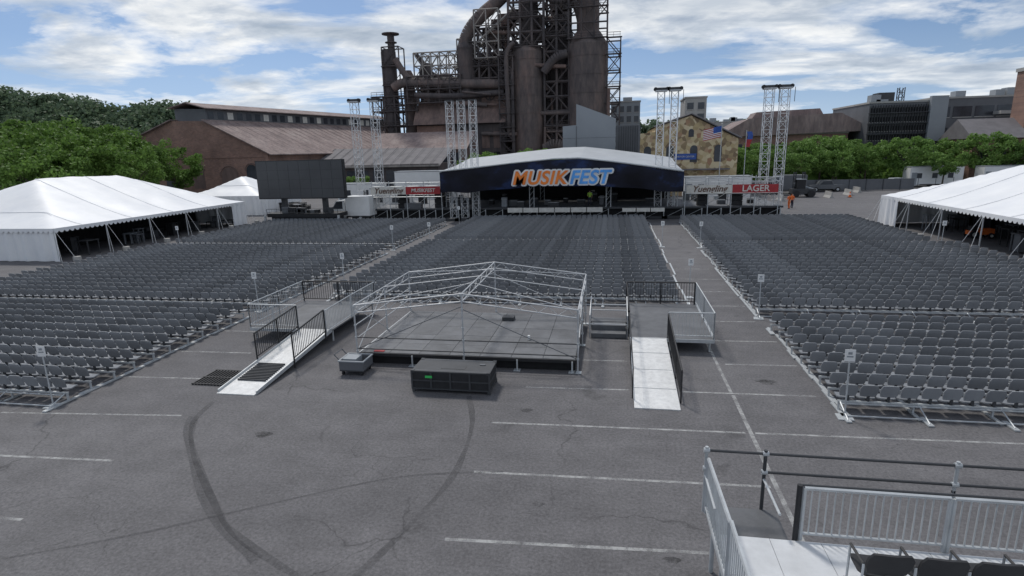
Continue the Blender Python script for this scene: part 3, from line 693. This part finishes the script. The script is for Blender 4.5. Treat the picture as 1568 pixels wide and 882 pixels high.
# ------------------------------------------------------------------ people
def person(name,loc,rot,shirt,pants,pose=0,h=1.72):
    J={'pel':(0,0,.95,.15),'waist':(0,0,1.1,.13),'chest':(0,0,1.35,.16),'neck':(0,0,1.5,.06),'head':(0,.02,1.62,.095),'top':(0,.01,1.7,.085),
       'shL':(-.19,0,1.42,.07),'elL':(-.26,.04,1.14,.05),'wrL':(-.25,.18,.92,.035),'haL':(-.25,.22,.84,.035),
       'shR':(.19,0,1.42,.07),'elR':(.26,.04,1.14,.05),'wrR':(.22,.25,1.1,.035),'haR':(.2,.32,1.12,.035),
       'hiL':(-.1,0,.88,.1),'knL':(-.12,.06+pose,.5,.07),'anL':(-.13,-.02+pose,.1,.05),'toL':(-.14,.15+pose,.045,.04),
       'hiR':(.1,0,.88,.1),'knR':(.12,.02-pose*.5,.5,.07),'anR':(.13,-.06-pose,.1,.05),'toR':(.14,.1-pose,.045,.04)}
    E=[('pel','waist'),('waist','chest'),('chest','neck'),('neck','head'),('head','top'),('chest','shL'),('shL','elL'),('elL','wrL'),('wrL','haL'),('chest','shR'),('shR','elR'),('elR','wrR'),('wrR','haR'),
       ('pel','hiL'),('hiL','knL'),('knL','anL'),('anL','toL'),('pel','hiR'),('hiR','knR'),('knR','anR'),('anR','toR')]
    ks=list(J); me=bpy.data.meshes.new('p'); me.from_pydata([J[k][:3] for k in ks],[(ks.index(a),ks.index(c)) for a,c in E],[])
    o=bpy.data.objects.new('p',me); COL.objects.link(o)
    md=o.modifiers.new('s','SKIN'); md.use_smooth_shade=True
    for i,k in enumerate(ks):
        sv=me.skin_vertices[0].data[i]; sv.radius=(J[k][3],J[k][3]*(.75 if k in('pel','waist','chest') else 1)); sv.use_root=(k=='pel')
    ss=o.modifiers.new('ss','SUBSURF'); ss.levels=2
    dg=bpy.context.evaluated_depsgraph_get(); nm=bpy.data.meshes.new_from_object(o.evaluated_get(dg)); bpy.data.objects.remove(o)
    for k in(shirt,pants,'skin','black'): nm.materials.append(M[k])
    for p in nm.polygons:
        c=p.center
        p.material_index=3 if (c.z<.11 or (c.z>1.66)) else 2 if (c.z>1.5 or (abs(c.x)>.18 and c.z<1.16 and c.z>.7)) else 1 if c.z<.98 else 0
    q=bpy.data.objects.new(name,nm); q.location=loc; q.rotation_euler=(0,0,rot); COL.objects.link(q); return q
person('worker_in_orange_shirt',(20.7,73.6,0),2.2,'orange','orange',.08)
person('worker_in_orange_shirt',(21.3,74.6,0),-1,'orange','navy',.02)
person('stagehand',(-2.6,66.0,1.3),3.1,'hivis','navy',.0)
person('stagehand',(27.5,93,0),.5,'navy','greyd',.05)
# ------------------------------------------------------------------ blast furnace
e=empty('blast_furnace')
bb=B()
def ring(bb,x,y,z,r,k,n=20,h=.5): bb.tube((x,y,z),(x,y,z+h),r,k,n)
def vessel(x,y,r,z0,z1,k='rust',cap=3,rt=.5):
    bb.tube((x,y,z0),(x,y,z1),r,k,28); bb.tube((x,y,z1),(x,y,z1+cap),r,k,28,r*rt)
    zz=z0+4
    while zz<z1: bb.tube((x,y,zz),(x,y,zz+.2),r+.08,k,28); zz+=4.2
vessel(-21.3,150,4.0,0,31,'rust',1.2,.85); vessel(-6.6,150,4.9,0,32,'rust',3,.6)
bb.tube((-6.6,150,35),(-6.6,150,56),2.7,'rust',24); bb.tube((-21.3,152,32),(-21.3,152,56),2.4,'rust_d',20)
vessel(-14.2,157,3.6,0,36,'rust_d',4,.5); vessel(-14.2,160,2,38,56,'rust_d'); vessel(-37,150,2.3,16,33,'rust_d',2,.5); vessel(-30,158,3.2,0,30,'rust_d',3)
vessel(-57.5,150,1.9,0,33,'rust_d',.6,.9); bb.tube((-56.2,149,30),(-56.2,149,37),.9,'rust_d',14); ring(bb,-56.2,149,37,2.2,'rust_d',18,.25); ring(bb,-56.2,149,35,1.5,'rust_d',18,.2)
vessel(-52.8,151,1.5,0,27,'rust',1.5); vessel(-49,154,1.8,0,29,'rust_d',1.5); vessel(-44,155,2.2,0,26,'rust',1.8)
bb.build('stoves_and_vessels',parent=e,smooth=True)
bb=B()
def arc(pts,r,k,n=14):
    P=[Vector(p) for p in pts]; out=[]
    for i in range(len(P)-1):
        p0=P[max(0,i-1)];p1=P[i];p2=P[i+1];p3=P[min(len(P)-1,i+2)]
        for t in np.linspace(0,1,7)[:-1]: out.append(.5*((2*p1)+(-p0+p2)*t+(2*p0-5*p1+4*p2-p3)*t*t+(-p0+3*p1-3*p2+p3)*t**3))
    out.append(P[-1]); bb.pipe(out,r,k,n)
arc([(-38,150,31),(-36.5,150,36),(-33,150,40),(-28,151,44),(-22,152,50)],1.6,'rust')
arc([(-18,151,52),(-13,150,46),(-9,150,41),(-7.5,150,35)],1.3,'rust')
arc([(-23,149,48),(-18,148,44),(-12.5,148,42),(-8,148,46)],.9,'rust_d')
arc([(-56,148,24),(-53,148,25.2),(-45,148,24.8),(-36,148,24.2),(-28,148,23.8),(-25,149,23)],1.15,'rust')
arc([(-50,147,22),(-40,147,21.4),(-27,147,21.8)],.7,'rust_d')
arc([(-55,148,31),(-52.5,148,27),(-50,148,25)],.8,'rust')
arc([(-50,150,32),(-47,150,28),(-44,151,26)],.6,'rust_d')
arc([(-17,147,8),(-14.3,146.5,9),(-11.5,147,8)],1.3,'rust')
arc([(-17,147,26),(-14.3,146.5,29),(-11.5,147,30)],1.0,'rust_d')
arc([(-26,147,12),(-25.8,146,18),(-26,146,30),(-24,146,33)],.55,'rust')
for k in range(30):
    x=rnd(-50,0); y=rnd(146,158); z0=rnd(2,22); z1=z0+rnd(6,22); bb.tube((x,y,z0),(x,y,min(z1,44 if x>-37 else 26)),rnd(.15,.5),random.choice(['rust','rust_d','rust_r']),8)
for k in range(44):
    x=rnd(-50,-6); y=rnd(145.5,157); zz=rnd(6,40 if x>-34 else 25); bb.tube((x,y,zz),(x+rnd(3,10) if x<-14 else x+rnd(2,5),y,zz+rnd(-1,1)),rnd(.15,.6),random.choice(['rust','rust_d','rust_r']),8)
bb.build('gas_pipes',parent=e,smooth=True)
bb=B()
def frame(x0,x1,y0,y1,z0,z1,nx,nz,k='rust_d',w=.28,diag=.5,rails=True):
    for y in(y0,y1):
        for i in range(nx+1):
            x=x0+(x1-x0)*i/nx; bb.tube((x,y,z0),(x,y,z1),w,k,4)
        for j in range(nz+1):
            zz=z0+(z1-z0)*j/nz; bb.tube((x0,y,zz),(x1,y,zz),w*.85,k,4)
            if rails and random.random()<.6:
                bb.tube((x0,y-.4,zz+1.1),(x1,y-.4,zz+1.1),.06,k,4); bb.tube((x0,y-.4,zz+.55),(x1,y-.4,zz+.55),.05,k,4)
                for q in range(int((x1-x0)/1.5)+1): bb.tube((x0+q*1.5,y-.4,zz),(x0+q*1.5,y-.4,zz+1.1),.05,k,4)
                bb.box(x0-.3,y-.5,zz-.05,x1+.3,y+.3,zz+.12,k)
        for i in range(nx):
            for j in range(nz):
                if random.random()<diag:
                    xa=x0+(x1-x0)*i/nx;xb=x0+(x1-x0)*(i+1)/nx;za=z0+(z1-z0)*j/nz;zb=z0+(z1-z0)*(j+1)/nz
                    if random.random()<.5: xa,xb=xb,xa
                    bb.tube((xa,y,za),(xb,y,zb),w*.55,k,4)
                    if random.random()<.4: bb.tube((xb,y,za),(xa,y,zb),w*.55,k,4)
    for i in range(nx+1):
        for j in range(nz+1):
            x=x0+(x1-x0)*i/nx;zz=z0+(z1-z0)*j/nz; bb.tube((x,y0,zz),(x,y1,zz),w*.7,k,4)
frame(-36,-26,149,156,14,37,4,8,w=.32,diag=.7); frame(-25.5,-17,147,155,32,52,3,6,'rust_d',.35,.8); frame(-17,-11,148,154,10,48,2,11,'rust_d',.35,.8)
frame(-11,-2,146,154,33,50,3,5,'rust_d',.22,.4); frame(-50.5,-39,149,155,26,32.3,5,2,'rust_p',.2,1.,False)
frame(-39,-36,149,155,18,35,1,5,'rust_p',.2,1.); frame(-34,-28,147,150,30,41,2,3,'rust_p',.2,1.,False)
frame(-52,-38,147,156,20,26.5,5,2,'rust_d',.25,.6); frame(-2,1.2,147,152,0,33,1,9,'rust_d',.2,.8); frame(-62,-50,148,154,0,22,4,6,'rust_d',.25,.6); frame(-17,-11,147,149,0,12,2,3,'rust',.35,.5)
frame(-28,-24.5,146,149,0,30,1,9,'rust_d',.22,.9); frame(-58.5,-54,148,152,20,34,1,3,'rust_d',.18,.5)
bb.tube((-11,165,0),(-16,158,46),1,'rust_d',4)
for p in((-40,150,28),(-33,147.5,34)): bb.tube(p,(p[0]+9,p[1],p[2]+7),.3,'rust_p',4)
bb.build('steel_framework',parent=e)
bb=B()
bb.box(-50,157,0,-2,163,22,'rust_d'); bb.box(-36,157.5,22,-11,162,33,'rust_d'); bb.box(-17,154,2,-11,157,24,'rust_d')
bb.extr([(-50,0),(-50,20),(-27,21.2),(-27,0)],149,157,'rust_r')
bb.extr([(-50.5,14.5),(-50.5,15),(-26.6,15),(-26.6,14.5)],146,149,'rust_d'); bb.add([(-50.5,145.6,14.6),(-26.6,145.6,14.6),(-26.6,149,20.5),(-50.5,149,19.4)],[(0,1,2,3)],'rust_r')
bb.box(-50,147,0,-40,149,14.4,'brick'); bb.box(-40,147.2,0,-27,149,14.4,'rust_d'); bb.box(-48,153,20,-40,156,26,'rust_d')
for i in range(5): bb.box(-49+i*1.9,146.9,9,-48+i*1.9,146.98,12.5,'glass')
for i in range(4): bb.box(-39+i*3,147.1,8.5,-37+i*3,147.18,12.5,'rust_r'); bb.box(-39+i*3,147.1,3,-37+i*3,147.18,7.5,'blackcloth')
for k in range(16):
    x=rnd(-36,-14); zz=rnd(22,40); w=rnd(1,3.5); bb.box(x,rnd(150,154),zz,x+w,156,zz+rnd(1,3.5),random.choice(['rust_d','rust_r','rust_d','rust']))
bb.build('cast_house',parent=e)
# ------------------------------------------------------------------ brick foundry
e=empty('brick_foundry'); bb=B(); DX=15;L0=100;L1=156
bb.extr([(-89.5,0),(-89.5,11.9),(-82,14.6),(-75.5,14.4),(-63,8.2),(-63,0)],L0,L1,'brick',DX)
bb.build('brick_walls',parent=e)
bb=B()
def slab(xa,za,xb,zb,k,ov=.6,t=.18): bb.add([(xa,L0-ov,za),(xb,L0-ov,zb),(xb+DX,L1,zb),(xa+DX,L1,za),(xa,L0-ov,za+t),(xb,L0-ov,zb+t),(xb+DX,L1,zb+t),(xa+DX,L1,za+t)],[(3,2,1,0),(4,5,6,7),(0,1,5,4),(1,2,6,5),(2,3,7,6),(3,0,4,7)],k)
M['oldroof']=rustmat('weathered_roofing',(.17,.13,.125),(.27,.21,.20),(.36,.30,.28),.35)
slab(-90.2,11.7,-82,14.7,'oldroof'); slab(-75.5,14.5,-62.2,7.9,'oldroof')
bb.extr([(-82,14.5),(-82,16.9),(-75.5,16.6),(-75.5,14.3)],L0+1,L1,'greyd',DX)
slab(-82.6,16.8,-78.8,17.7,'oldroof',.0); slab(-78.8,17.7,-74.8,16.6,'oldroof',.0)
nw=26
for i in range(nw):
    t=(i+.15)/nw; t2=(i+.75)/nw; xx=-75.46
    bb.poly([(xx+DX*t,L0+1+(L1-L0-1)*t,14.9),(xx+DX*t2,L0+1+(L1-L0-1)*t2,14.9),(xx+DX*t2,L0+1+(L1-L0-1)*t2,16.2),(xx+DX*t,L0+1+(L1-L0-1)*t,16.2)],'cream' if random.random()<.35 else 'glass')
for i in range(28):
    t=i/28; y=L0+(L1-L0)*t; bb.tube((-75.4+DX*t,y,14.72),(-62.3+DX*t,y,8.15),.05,'oldroof',4)
bb.build('roof_and_monitor',parent=e)
bb=B()
def arched(x,z0,w,h,y,k='glass'):
    pts=[(x-w/2,y,z0),(x+w/2,y,z0)]+[(x+w/2*math.cos(a),y,z0+h+w/2*math.sin(a)) for a in np.linspace(0,math.pi,9)]
    bb.poly(pts,k); 
    fr=[(x+(w/2+.2)*math.cos(a),y+.01,z0+h+(w/2+.2)*math.sin(a)) for a in np.linspace(0,math.pi,9)]
    for a,c in zip(fr,fr[1:]): bb.tube(a,c,.1,'rust_r',4)
arched(-66.8,2.2,2.2,3.0,L0-.04); arched(-71.5,1,3.4,3.2,L0-.04,'rust_r'); arched(-78,2,2.4,3.4,L0-.04,'rust_r'); arched(-84,2,2.4,3.4,L0-.04)
bb.box(-89.5,L0-.12,7.6,-63,L0-.003,7.9,'brick'); bb.box(-63.6,L0-.15,0,-63,L0-.004,8,'brick')
for i in range(10):
    t=(i+.5)/10; x=-62.96+DX*t;y=L0+(L1-L0)*t; bb.poly([(x-.4,y-1.3,3),(x+.4,y+1.3,3),(x+.4,y+1.3,6.3),(x-.4,y-1.3,6.3)],'glass')
bb.build('arched_openings',parent=e)
bb=B(); 
bb.box(-58.5,108,0,-33,118,5.6,'rust_d'); bb.add([(-59,107.4,5.4),(-32.5,107.4,5.2),(-32.5,118,8.6),(-59,118,8.9)],[(0,1,2,3)],'roofd'); bb.box(-59,107.3,5.1,-32.5,107.39,5.45,'rust_p')
for i in range(9): x=-57+i*2.7; bb.box(x,107.9,1.5,x+1.7,107.97,4.5,'glass')
for i in range(14): x=-58.5+i*2; bb.tube((x,107.4,5.48),(x,118,9.0),.05,'roofd',4)
bb.build('low_workshop_shed')
bb=B(); bb.box(-56,132,0,-34,140,8.6,'rust_r'); bb.add([(-57,131,8.3),(-33,131,8.3),(-33,140,12.6),(-57,140,12.6)],[(0,1,2,3)],'oldroof')
for i in range(7): bb.box(-55+i*3,131.9,5,-53+i*3,131.97,7.6,'glass')
bb.build('sheet_metal_shed')
# ------------------------------------------------------------------ grey pavilion behind stage
bb=B(); y=80
prof=[(-6.8,2),(-6.8,10.6),(-5.0,10.7),(-5.0,13.4),(.2,11.4),(.2,2)]
bb.extr(prof,y,y+2,'grey'); bb.box(.25,y+.3,2,3.4,y+3,10.5,'greyd'); bb.box(-5.02,y-.05,2,-4.95,y-.005,10.6,'greyd')
for k in range(4): bb.box(-6.8,y-.03,3+k*2,.2,y-.004,3.03+k*2,'greyd')
for k in range(9): bb.box(.6+k*.3,y+.2,2,.68+k*.3,y+.29,10.4,'seatd')
bb.tube((-6,y+1,0),(-6,y+1,2),.3,'conc',10); bb.tube((-1,y+1,0),(-1,y+1,2),.3,'conc',10); bb.box(-6.9,y+.2,0,3.4,y+2.8,2,'greyd')
bb.build('grey_metal_pavilion')
e=empty('stone_visitor_building'); bb=B(); y=95
bb.extr([(3,0),(3,9.6),(6.3,9.9),(6.4,10.6),(11.6,12.2),(18.7,8.6),(18.7,0)],y,y+24,'stone'); bb.build('stone_walls',parent=e)
bb=B(); bb.add([(6.1,y-.3,10.7),(11.6,y-.3,12.5),(11.6,y+24,12.5),(6.1,y+24,10.7)],[(0,1,2,3)],'roofd'); bb.add([(11.6,y-.3,12.5),(19.1,y-.3,8.7),(19.1,y+24,8.7),(11.6,y+24,12.5)],[(0,1,2,3)],'roofd')
bb.tube((11.6,y-.32,12.45),(19.1,y-.32,8.65),.13,'roofd',4); bb.tube((6.1,y-.32,10.65),(11.6,y-.32,12.45),.13,'roofd',4)
def arched2(x,z0,w,h):
    pts=[(x-w/2,y-.03,z0),(x+w/2,y-.03,z0)]+[(x+w/2*math.cos(a),y-.03,z0+h+w/2*math.sin(a)) for a in np.linspace(0,math.pi,9)]; bb.poly(pts,'glass')
for x in(5.2,8.6,12.2,15.8): arched2(x,5.2,1.1,2.0)
arched2(11.7,9,.8,.8); bb.box(9.3,y-.1,5.6,12.6,y-.035,6.5,'blue'); bb.box(7,y-1.2,4,17.5,y-.04,4.2,'roofd')
bb.build('roof_and_windows',parent=e)
text('VISITOR CENTER','sign_text',(10.95,y-.12,6.05),.36,'cream',parent=e)
# ------------------------------------------------------------------ right/back buildings
def slabb(name,x0,x1,y0,y1,h,k,rows=0,cols=0,kw='glass',z0=2,parapet=True,ww=.6,wh=.6):
    bb=B(); bb.box(x0,y0,0,x1,y1,h,k)
    if parapet: bb.box(x0-.15,y0-.15,h,x1+.15,y1+.15,h+.35,'conc')
    for r_ in range(rows):
        for c_ in range(cols):
            dx=(x1-x0)/cols; dz=(h-z0-.5)/rows; a=x0+dx*(c_+.5); zc=z0+dz*(r_+.5)
            bb.box(a-dx*ww/2,y0-.08,zc-dz*wh/2,a+dx*ww/2,y0-.004,zc+dz*wh/2,kw); bb.box(a-dx*ww/2-.05,y0-.14,zc-dz*wh/2-.15,a+dx*ww/2+.05,y0-.005,zc-dz*wh/2-.003,'conc')
    for i in range(int((x1-x0)/5)): a=rnd(x0+1,x1-3); bb.box(a,y0+3,h+.35,a+rnd(1,2.5),y0+5,h+.35+rnd(.5,1.6),'grey')
    return bb.build(name)
slabb('concrete_office_building',16.2,21,145,155,18.5,'conc',4,2,z0=8)
slabb('blue_glass_building',-1,7,170,180,20,'grey',5,4,z0=6)
slabb('warehouse_building',22,48,134,150,9.5,'brick',1,9,z0=3)
bb=B(); bb.extr([(22,9.6),(28,13.0),(46,13.6),(52,10.4),(52,9.9),(22,9.3)],133,151,'oldroof'); bb.extr([(30,13.1),(31,14.6),(44,15),(45,13.4)],140,146,'oldroof'); bb.build('warehouse_roof')
slabb('louvred_arts_building',50,60.5,130,150,15.0,'greyd',6,5,'black',z0=4,ww=.92,wh=.55)
bb=B()
for i in range(22): bb.box(50+i*.48,129.5,4,50.08+i*.48,129.8,14.6,'seatd')
for k in range(5): bb.box(49.8,129.3,5+k*2,60.6,129.85,5.15+k*2,'seatd')
bb.box(53,134,15.4,56,137,17.3,'seatd'); lattice(bb,57.5,135,15.4,18.2,1.0,'seatd',.08,.9); bb.build('steel_louvre_screen')
slabb('grey_arts_building',61,80,130,152,15.4,'greyd',2,5,'glass',z0=7,ww=.85,wh=.5)
bb=B(); bb.box(60.6,129.0,7.5,63.6,129.9,16,'grey'); bb.box(72,127.5,12.2,81,129.9,12.8,'conc'); bb.build('entrance_fin')
e=empty('brick_house'); bb=B(); bb.box(62,116,0,84,126,7.8,'brick'); bb.build('walls',parent=e); bb=B()
bb.extr([(115.4,7.7),(121,11.2),(126.6,7.7)],61.5,84.5,'roofd'); 
o=bb.build('roof',parent=e); 
for v in o.data.vertices: v.co=(v.co.y,v.co.x,v.co.z)
bb=B()
for i in range(7): bb.box(63+i*3,115.9,2.5,64.3+i*3,115.97,5.6,'glass'); bb.box(62.9+i*3,115.88,2.35,64.4+i*3,115.99,2.48,'conc')
bb.build('windows',parent=e)
bb=B(); bb.box(70.5,118,0,74,122,19,'brick'); bb.box(70.3,117.8,19,74.2,122.2,19.6,'conc')
for k in range(4): bb.box(71.3,117.93,9+k*2.4,73.2,117.99,10.6+k*2.4,'glass')
bb.build('brick_tower')
slabb('distant_mill_building',85,120,170,190,14,'brick',2,9)
slabb('distant_mill_building',20,60,230,250,16,'conc',2,12)
# ------------------------------------------------------------------ vegetation
def leaves(cent,rad,per,size,rng):
    n=len(cent); c=np.repeat(cent,per,0); r=np.repeat(rad,per)
    d=rng.normal(size=(n*per,3)); d/=np.linalg.norm(d,axis=1)[:,None]
    p=c+d*(r*rng.uniform(.55,1.1,n*per))[:,None]*np.array([1,1,.75])
    nn=d+rng.normal(size=d.shape)*.6; nn/=np.linalg.norm(nn,axis=1)[:,None]
    t=np.cross(nn,rng.normal(size=d.shape)); t/=np.linalg.norm(t,axis=1)[:,None]; b2=np.cross(nn,t)
    s=(size*rng.uniform(.6,1.3,n*per))[:,None]
    v=np.stack([p-t*s-b2*s*.6,p+t*s-b2*s*.4,p+t*s*.7+b2*s*.7,p-t*s*.6+b2*s*.5],1).reshape(-1,3)
    return v
def meshquads(v,name,k):
    me=bpy.data.meshes.new(name); n=len(v)//4
    me.vertices.add(n*4); me.vertices.foreach_set('co',v.ravel().astype(np.float32)); me.loops.add(n*4); me.loops.foreach_set('vertex_index',np.arange(n*4,dtype=np.int32))
    me.polygons.add(n); me.polygons.foreach_set('loop_start',np.arange(0,n*4,4,dtype=np.int32)); me.update(calc_edges=True); me.materials.append(M[k]); return me
def treemesh(seed,H,R,k,clumps=70,per=95,size=.2,base=.28):
    rng=np.random.default_rng(seed); C=[];Rr=[]
    while len(C)<clumps:
        d=rng.normal(size=3); d/=np.linalg.norm(d); q=rng.uniform(.35,1)**.5
        z=H*(base+ (1-base)*.5)+d[2]*q*H*(1-base)*.45; x=d[0]*q*R; y=d[1]*q*R
        if d[2]<-.3: x*=.8;y*=.8
        C.append((x,y,z)); Rr.append(rng.uniform(.5,1.05)*R*.26)
    me=meshquads(leaves(np.array(C),np.array(Rr),per,size,rng),'crown',k)
    bb=B(); bb.tube((0,0,0),(0.1,0,H*.4),.22*H/10,'bark',8,.15*H/10)
    for i in range(9):
        c=C[int(rng.integers(len(C)))]; bb.tube((.08,0,H*rng.uniform(.25,.42)),c,.08*H/10,'bark',5,.02)
    o=bb.build('t'); tm=o.data; bpy.data.objects.remove(o); return me,tm
kinds=[treemesh(1,12,4.6,'leaf'),treemesh(2,12,4.2,'leaf'),treemesh(3,12,5.2,'leaf')]
kinds2=[treemesh(5,8,3.6,'leaf2',45,90,.17),treemesh(6,8,4.0,'leaf2',50,90,.17)]
def tree(kd,x,y,s,sz=None):
    e=empty('deciduous_tree',(x,y,0)); e.rotation_euler=(0,0,rnd(0,6.28)); e.scale=(s,s,sz or s)
    for me,nm in((kd[0],'crown'),(kd[1],'trunk_and_limbs')):
        o=bpy.data.objects.new(nm,me); COL.objects.link(o); o.parent=e
for x,y,s in [(-60,64,.86),(-64.5,60,.98),(-71,63,1.06),(-78,64,1.1),(-67,71,.98),(-73,75,1.08),(-80,76,1.15),(-88,73,1.15),(-78,86,1.05),(-86,88,1.15),(-97,84,1.2),(-100,94,1.3),(-62,55,.8),(-68,82,.9)]:
    tree(random.choice(kinds),x,y,s*rnd(.95,1.05))
for x,y,s in [(27,112,.95),(33,110,1.05),(38.5,111,1.1),(44,113,.95),(50,112,1.05),(57,117,1.0),(62,112,1.1),(68,114,1.05),(74,112,1.05),(80,110,1.1),(22,120,1.1),(-13,97,1.0),(-22,98,.95),(-9,95,.9),(30,122,1.1),(47,123,1.1),(40,124,1.15),(86,112,1.1),(20.5,104,.9),(-44,96,.55),(30,104,.85),(36,105,.9),(53,106,.8)]:
    tree(random.choice(kinds2),x,y,s)
def forest(name,pts,spread,seed,n,rad=3.2,size=.9,k='leaffar'):
    rng=np.random.default_rng(seed); C=[];R_=[]
    P=np.array(pts,float)
    for i in range(n):
        t=rng.uniform(0,len(P)-1); a=int(t); f=t-a; p=P[a]*(1-f)+P[min(a+1,len(P)-1)]*f
        dz=rng.uniform(0,1)**.6; 
        z=p[2]*dz+noise.noise(Vector((p[0]*.06,dz*5,seed)))*2.5
        C.append((p[0]+rng.normal()*2,p[1]-spread*(1-dz)+rng.normal()*2,z)); R_.append(rad*rng.uniform(.6,1.3))
    me=meshquads(leaves(np.array(C),np.array(R_),34,size,rng),name,k); 
    bb=B(); vs=[];m_=len(P)
    for p in P: vs+=[(p[0],p[1]-spread,0),(p[0],p[1]+1,p[2]-1.5)]
    bb.add(vs,[(2*i,2*i+2,2*i+3,2*i+1) for i in range(m_-1)],k); s=bb.build('hill_slope')
    e=empty(name); s.parent=e; o=bpy.data.objects.new('tree_canopy',me); COL.objects.link(o); o.parent=e
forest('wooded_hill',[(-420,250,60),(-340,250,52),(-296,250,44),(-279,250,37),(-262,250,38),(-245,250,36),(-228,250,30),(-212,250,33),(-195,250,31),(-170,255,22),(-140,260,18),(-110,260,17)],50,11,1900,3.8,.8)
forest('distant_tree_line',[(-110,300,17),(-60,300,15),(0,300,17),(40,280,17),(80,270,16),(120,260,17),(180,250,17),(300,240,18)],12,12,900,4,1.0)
forest('hedge_row',[(18,126,6),(40,127,6),(60,124,5),(84,124,5.5),(120,124,6)],3,13,260,1.6,.4,'leaf')
# ------------------------------------------------------------------ light, sky
el=math.radians(55); az=math.radians(-35)
d=Vector((math.sin(az)*math.cos(el),math.cos(az)*math.cos(el),math.sin(el)))
ld=bpy.data.lights.new('sun','SUN'); ld.energy=2.2; ld.angle=math.radians(8); ld.color=(1,.96,.9)
lo=bpy.data.objects.new('sun',ld); lo.rotation_euler=d.to_track_quat('Z','Y').to_euler(); COL.objects.link(lo)
w=bpy.data.worlds.new('World'); SC.world=w; w.use_nodes=True; nt=w.node_tree
bg=nt.nodes['Background']; bg.inputs[1].default_value=.1
tc=N(nt,'ShaderNodeTexCoord'); sp=N(nt,'ShaderNodeSeparateXYZ'); nt.links.new(tc.outputs['Generated'],sp.inputs[0])
def MA(op,a,b_=None,clamp=False):
    n=N(nt,'ShaderNodeMath',operation=op); n.use_clamp=clamp
    for i,x in enumerate((a,b_)):
        if x is None: continue
        if isinstance(x,(int,float)): n.inputs[i].default_value=x
        else: nt.links.new(x,n.inputs[i])
    return n.outputs[0]
sk=N(nt,'ShaderNodeTexSky',sky_type='NISHITA'); sk.sun_disc=False; sk.sun_elevation=el; sk.sun_rotation=az; sk.air_density=1.0; sk.dust_density=.3; sk.ozone_density=2
sv=N(nt,'ShaderNodeCombineXYZ'); nt.links.new(sp.outputs[0],sv.inputs[0]); nt.links.new(sp.outputs[1],sv.inputs[1]); nt.links.new(MA('ADD',MA('MAXIMUM',sp.outputs[2],0.0),.14),sv.inputs[2])
vn=N(nt,'ShaderNodeVectorMath',operation='NORMALIZE'); nt.links.new(sv.outputs[0],vn.inputs[0]); nt.links.new(vn.outputs[0],sk.inputs[0])
zz=MA('ADD',MA('MAXIMUM',sp.outputs[2],0.0),.14)
cb=N(nt,'ShaderNodeCombineXYZ'); nt.links.new(MA('DIVIDE',sp.outputs[0],zz),cb.inputs[0]); nt.links.new(MA('DIVIDE',sp.outputs[1],zz),cb.inputs[1])
def cloudnoise(scale,detail,off,rough=.58):
    mp=N(nt,'ShaderNodeMapping'); mp.inputs['Location'].default_value=off; mp.inputs['Scale'].default_value=(.85,1.1,1); nt.links.new(cb.outputs[0],mp.inputs[0])
    n=N(nt,'ShaderNodeTexNoise'); n.inputs['Scale'].default_value=scale; n.inputs['Detail'].default_value=detail; n.inputs['Roughness'].default_value=rough; n.inputs['Distortion'].default_value=.3
    nt.links.new(mp.outputs[0],n.inputs[0]); return n.outputs[0]
c1=cloudnoise(.95,12,(3.1,1.7,0)); c2=cloudnoise(2.4,8,(3.15,1.55,2.)); c3=cloudnoise(.95,12,(3.1,1.78,0))
fac=ramp(nt,c1,[(.445,(0,0,0)),(.485,(.5,.5,.5)),(.55,(1,1,1))])
cc=ramp(nt,c2,[(.34,(4.4,5.1,6.0)),(.48,(6.4,6.9,7.6)),(.58,(9.0,9.1,9.2))])
thick=ramp(nt,c3,[(.50,(1.08,1.08,1.07)),(.66,(.62,.68,.76))])
mt=N(nt,'ShaderNodeMix',data_type='RGBA',blend_type='MULTIPLY'); mt.inputs[0].default_value=1; nt.links.new(cc,mt.inputs[6]); nt.links.new(thick,mt.inputs[7])
mx=N(nt,'ShaderNodeMix',data_type='RGBA'); nt.links.new(fac,mx.inputs[0]); nt.links.new(sk.outputs[0],mx.inputs[6]); nt.links.new(mt.outputs[2],mx.inputs[7])
hz=ramp(nt,sp.outputs[2],[(0,(.6,.6,.6)),(.07,(.2,.2,.2)),(.16,(0,0,0))])
mx2=N(nt,'ShaderNodeMix',data_type='RGBA'); nt.links.new(hz,mx2.inputs[0]); nt.links.new(mx.outputs[2],mx2.inputs[6]); mx2.inputs[7].default_value=(6.3,7.3,8.4,1)
nt.links.new(mx2.outputs[2],bg.inputs[0])
# ------------------------------------------------------------------ camera
a=math.atan(209.1/880); bb_=math.radians(10.11); r=.025
R0=Vector((math.cos(bb_),math.sin(bb_),0)); F0=Vector((-math.sin(bb_),math.cos(bb_),0)); DZ=Vector((0,0,-1))
F=F0*math.cos(a)+DZ*math.sin(a); V=F0*(-math.sin(a))+DZ*math.cos(a)
X=R0*math.cos(r)+V*math.sin(r); Yd=-R0*math.sin(r)+V*math.cos(r)
m4=Matrix((( X.x,-Yd.x,-F.x,0),(X.y,-Yd.y,-F.y,0),(X.z,-Yd.z,-F.z,7.5),(0,0,0,1)))
cd=bpy.data.cameras.new('camera'); cd.sensor_width=36; cd.lens=880/1568*36; cd.clip_start=.1; cd.clip_end=6000
co=bpy.data.objects.new('camera',cd); co.matrix_world=m4; COL.objects.link(co); SC.camera=co
SC.view_settings.view_transform='Standard'; SC.view_settings.look='None'; SC.view_settings.exposure=0
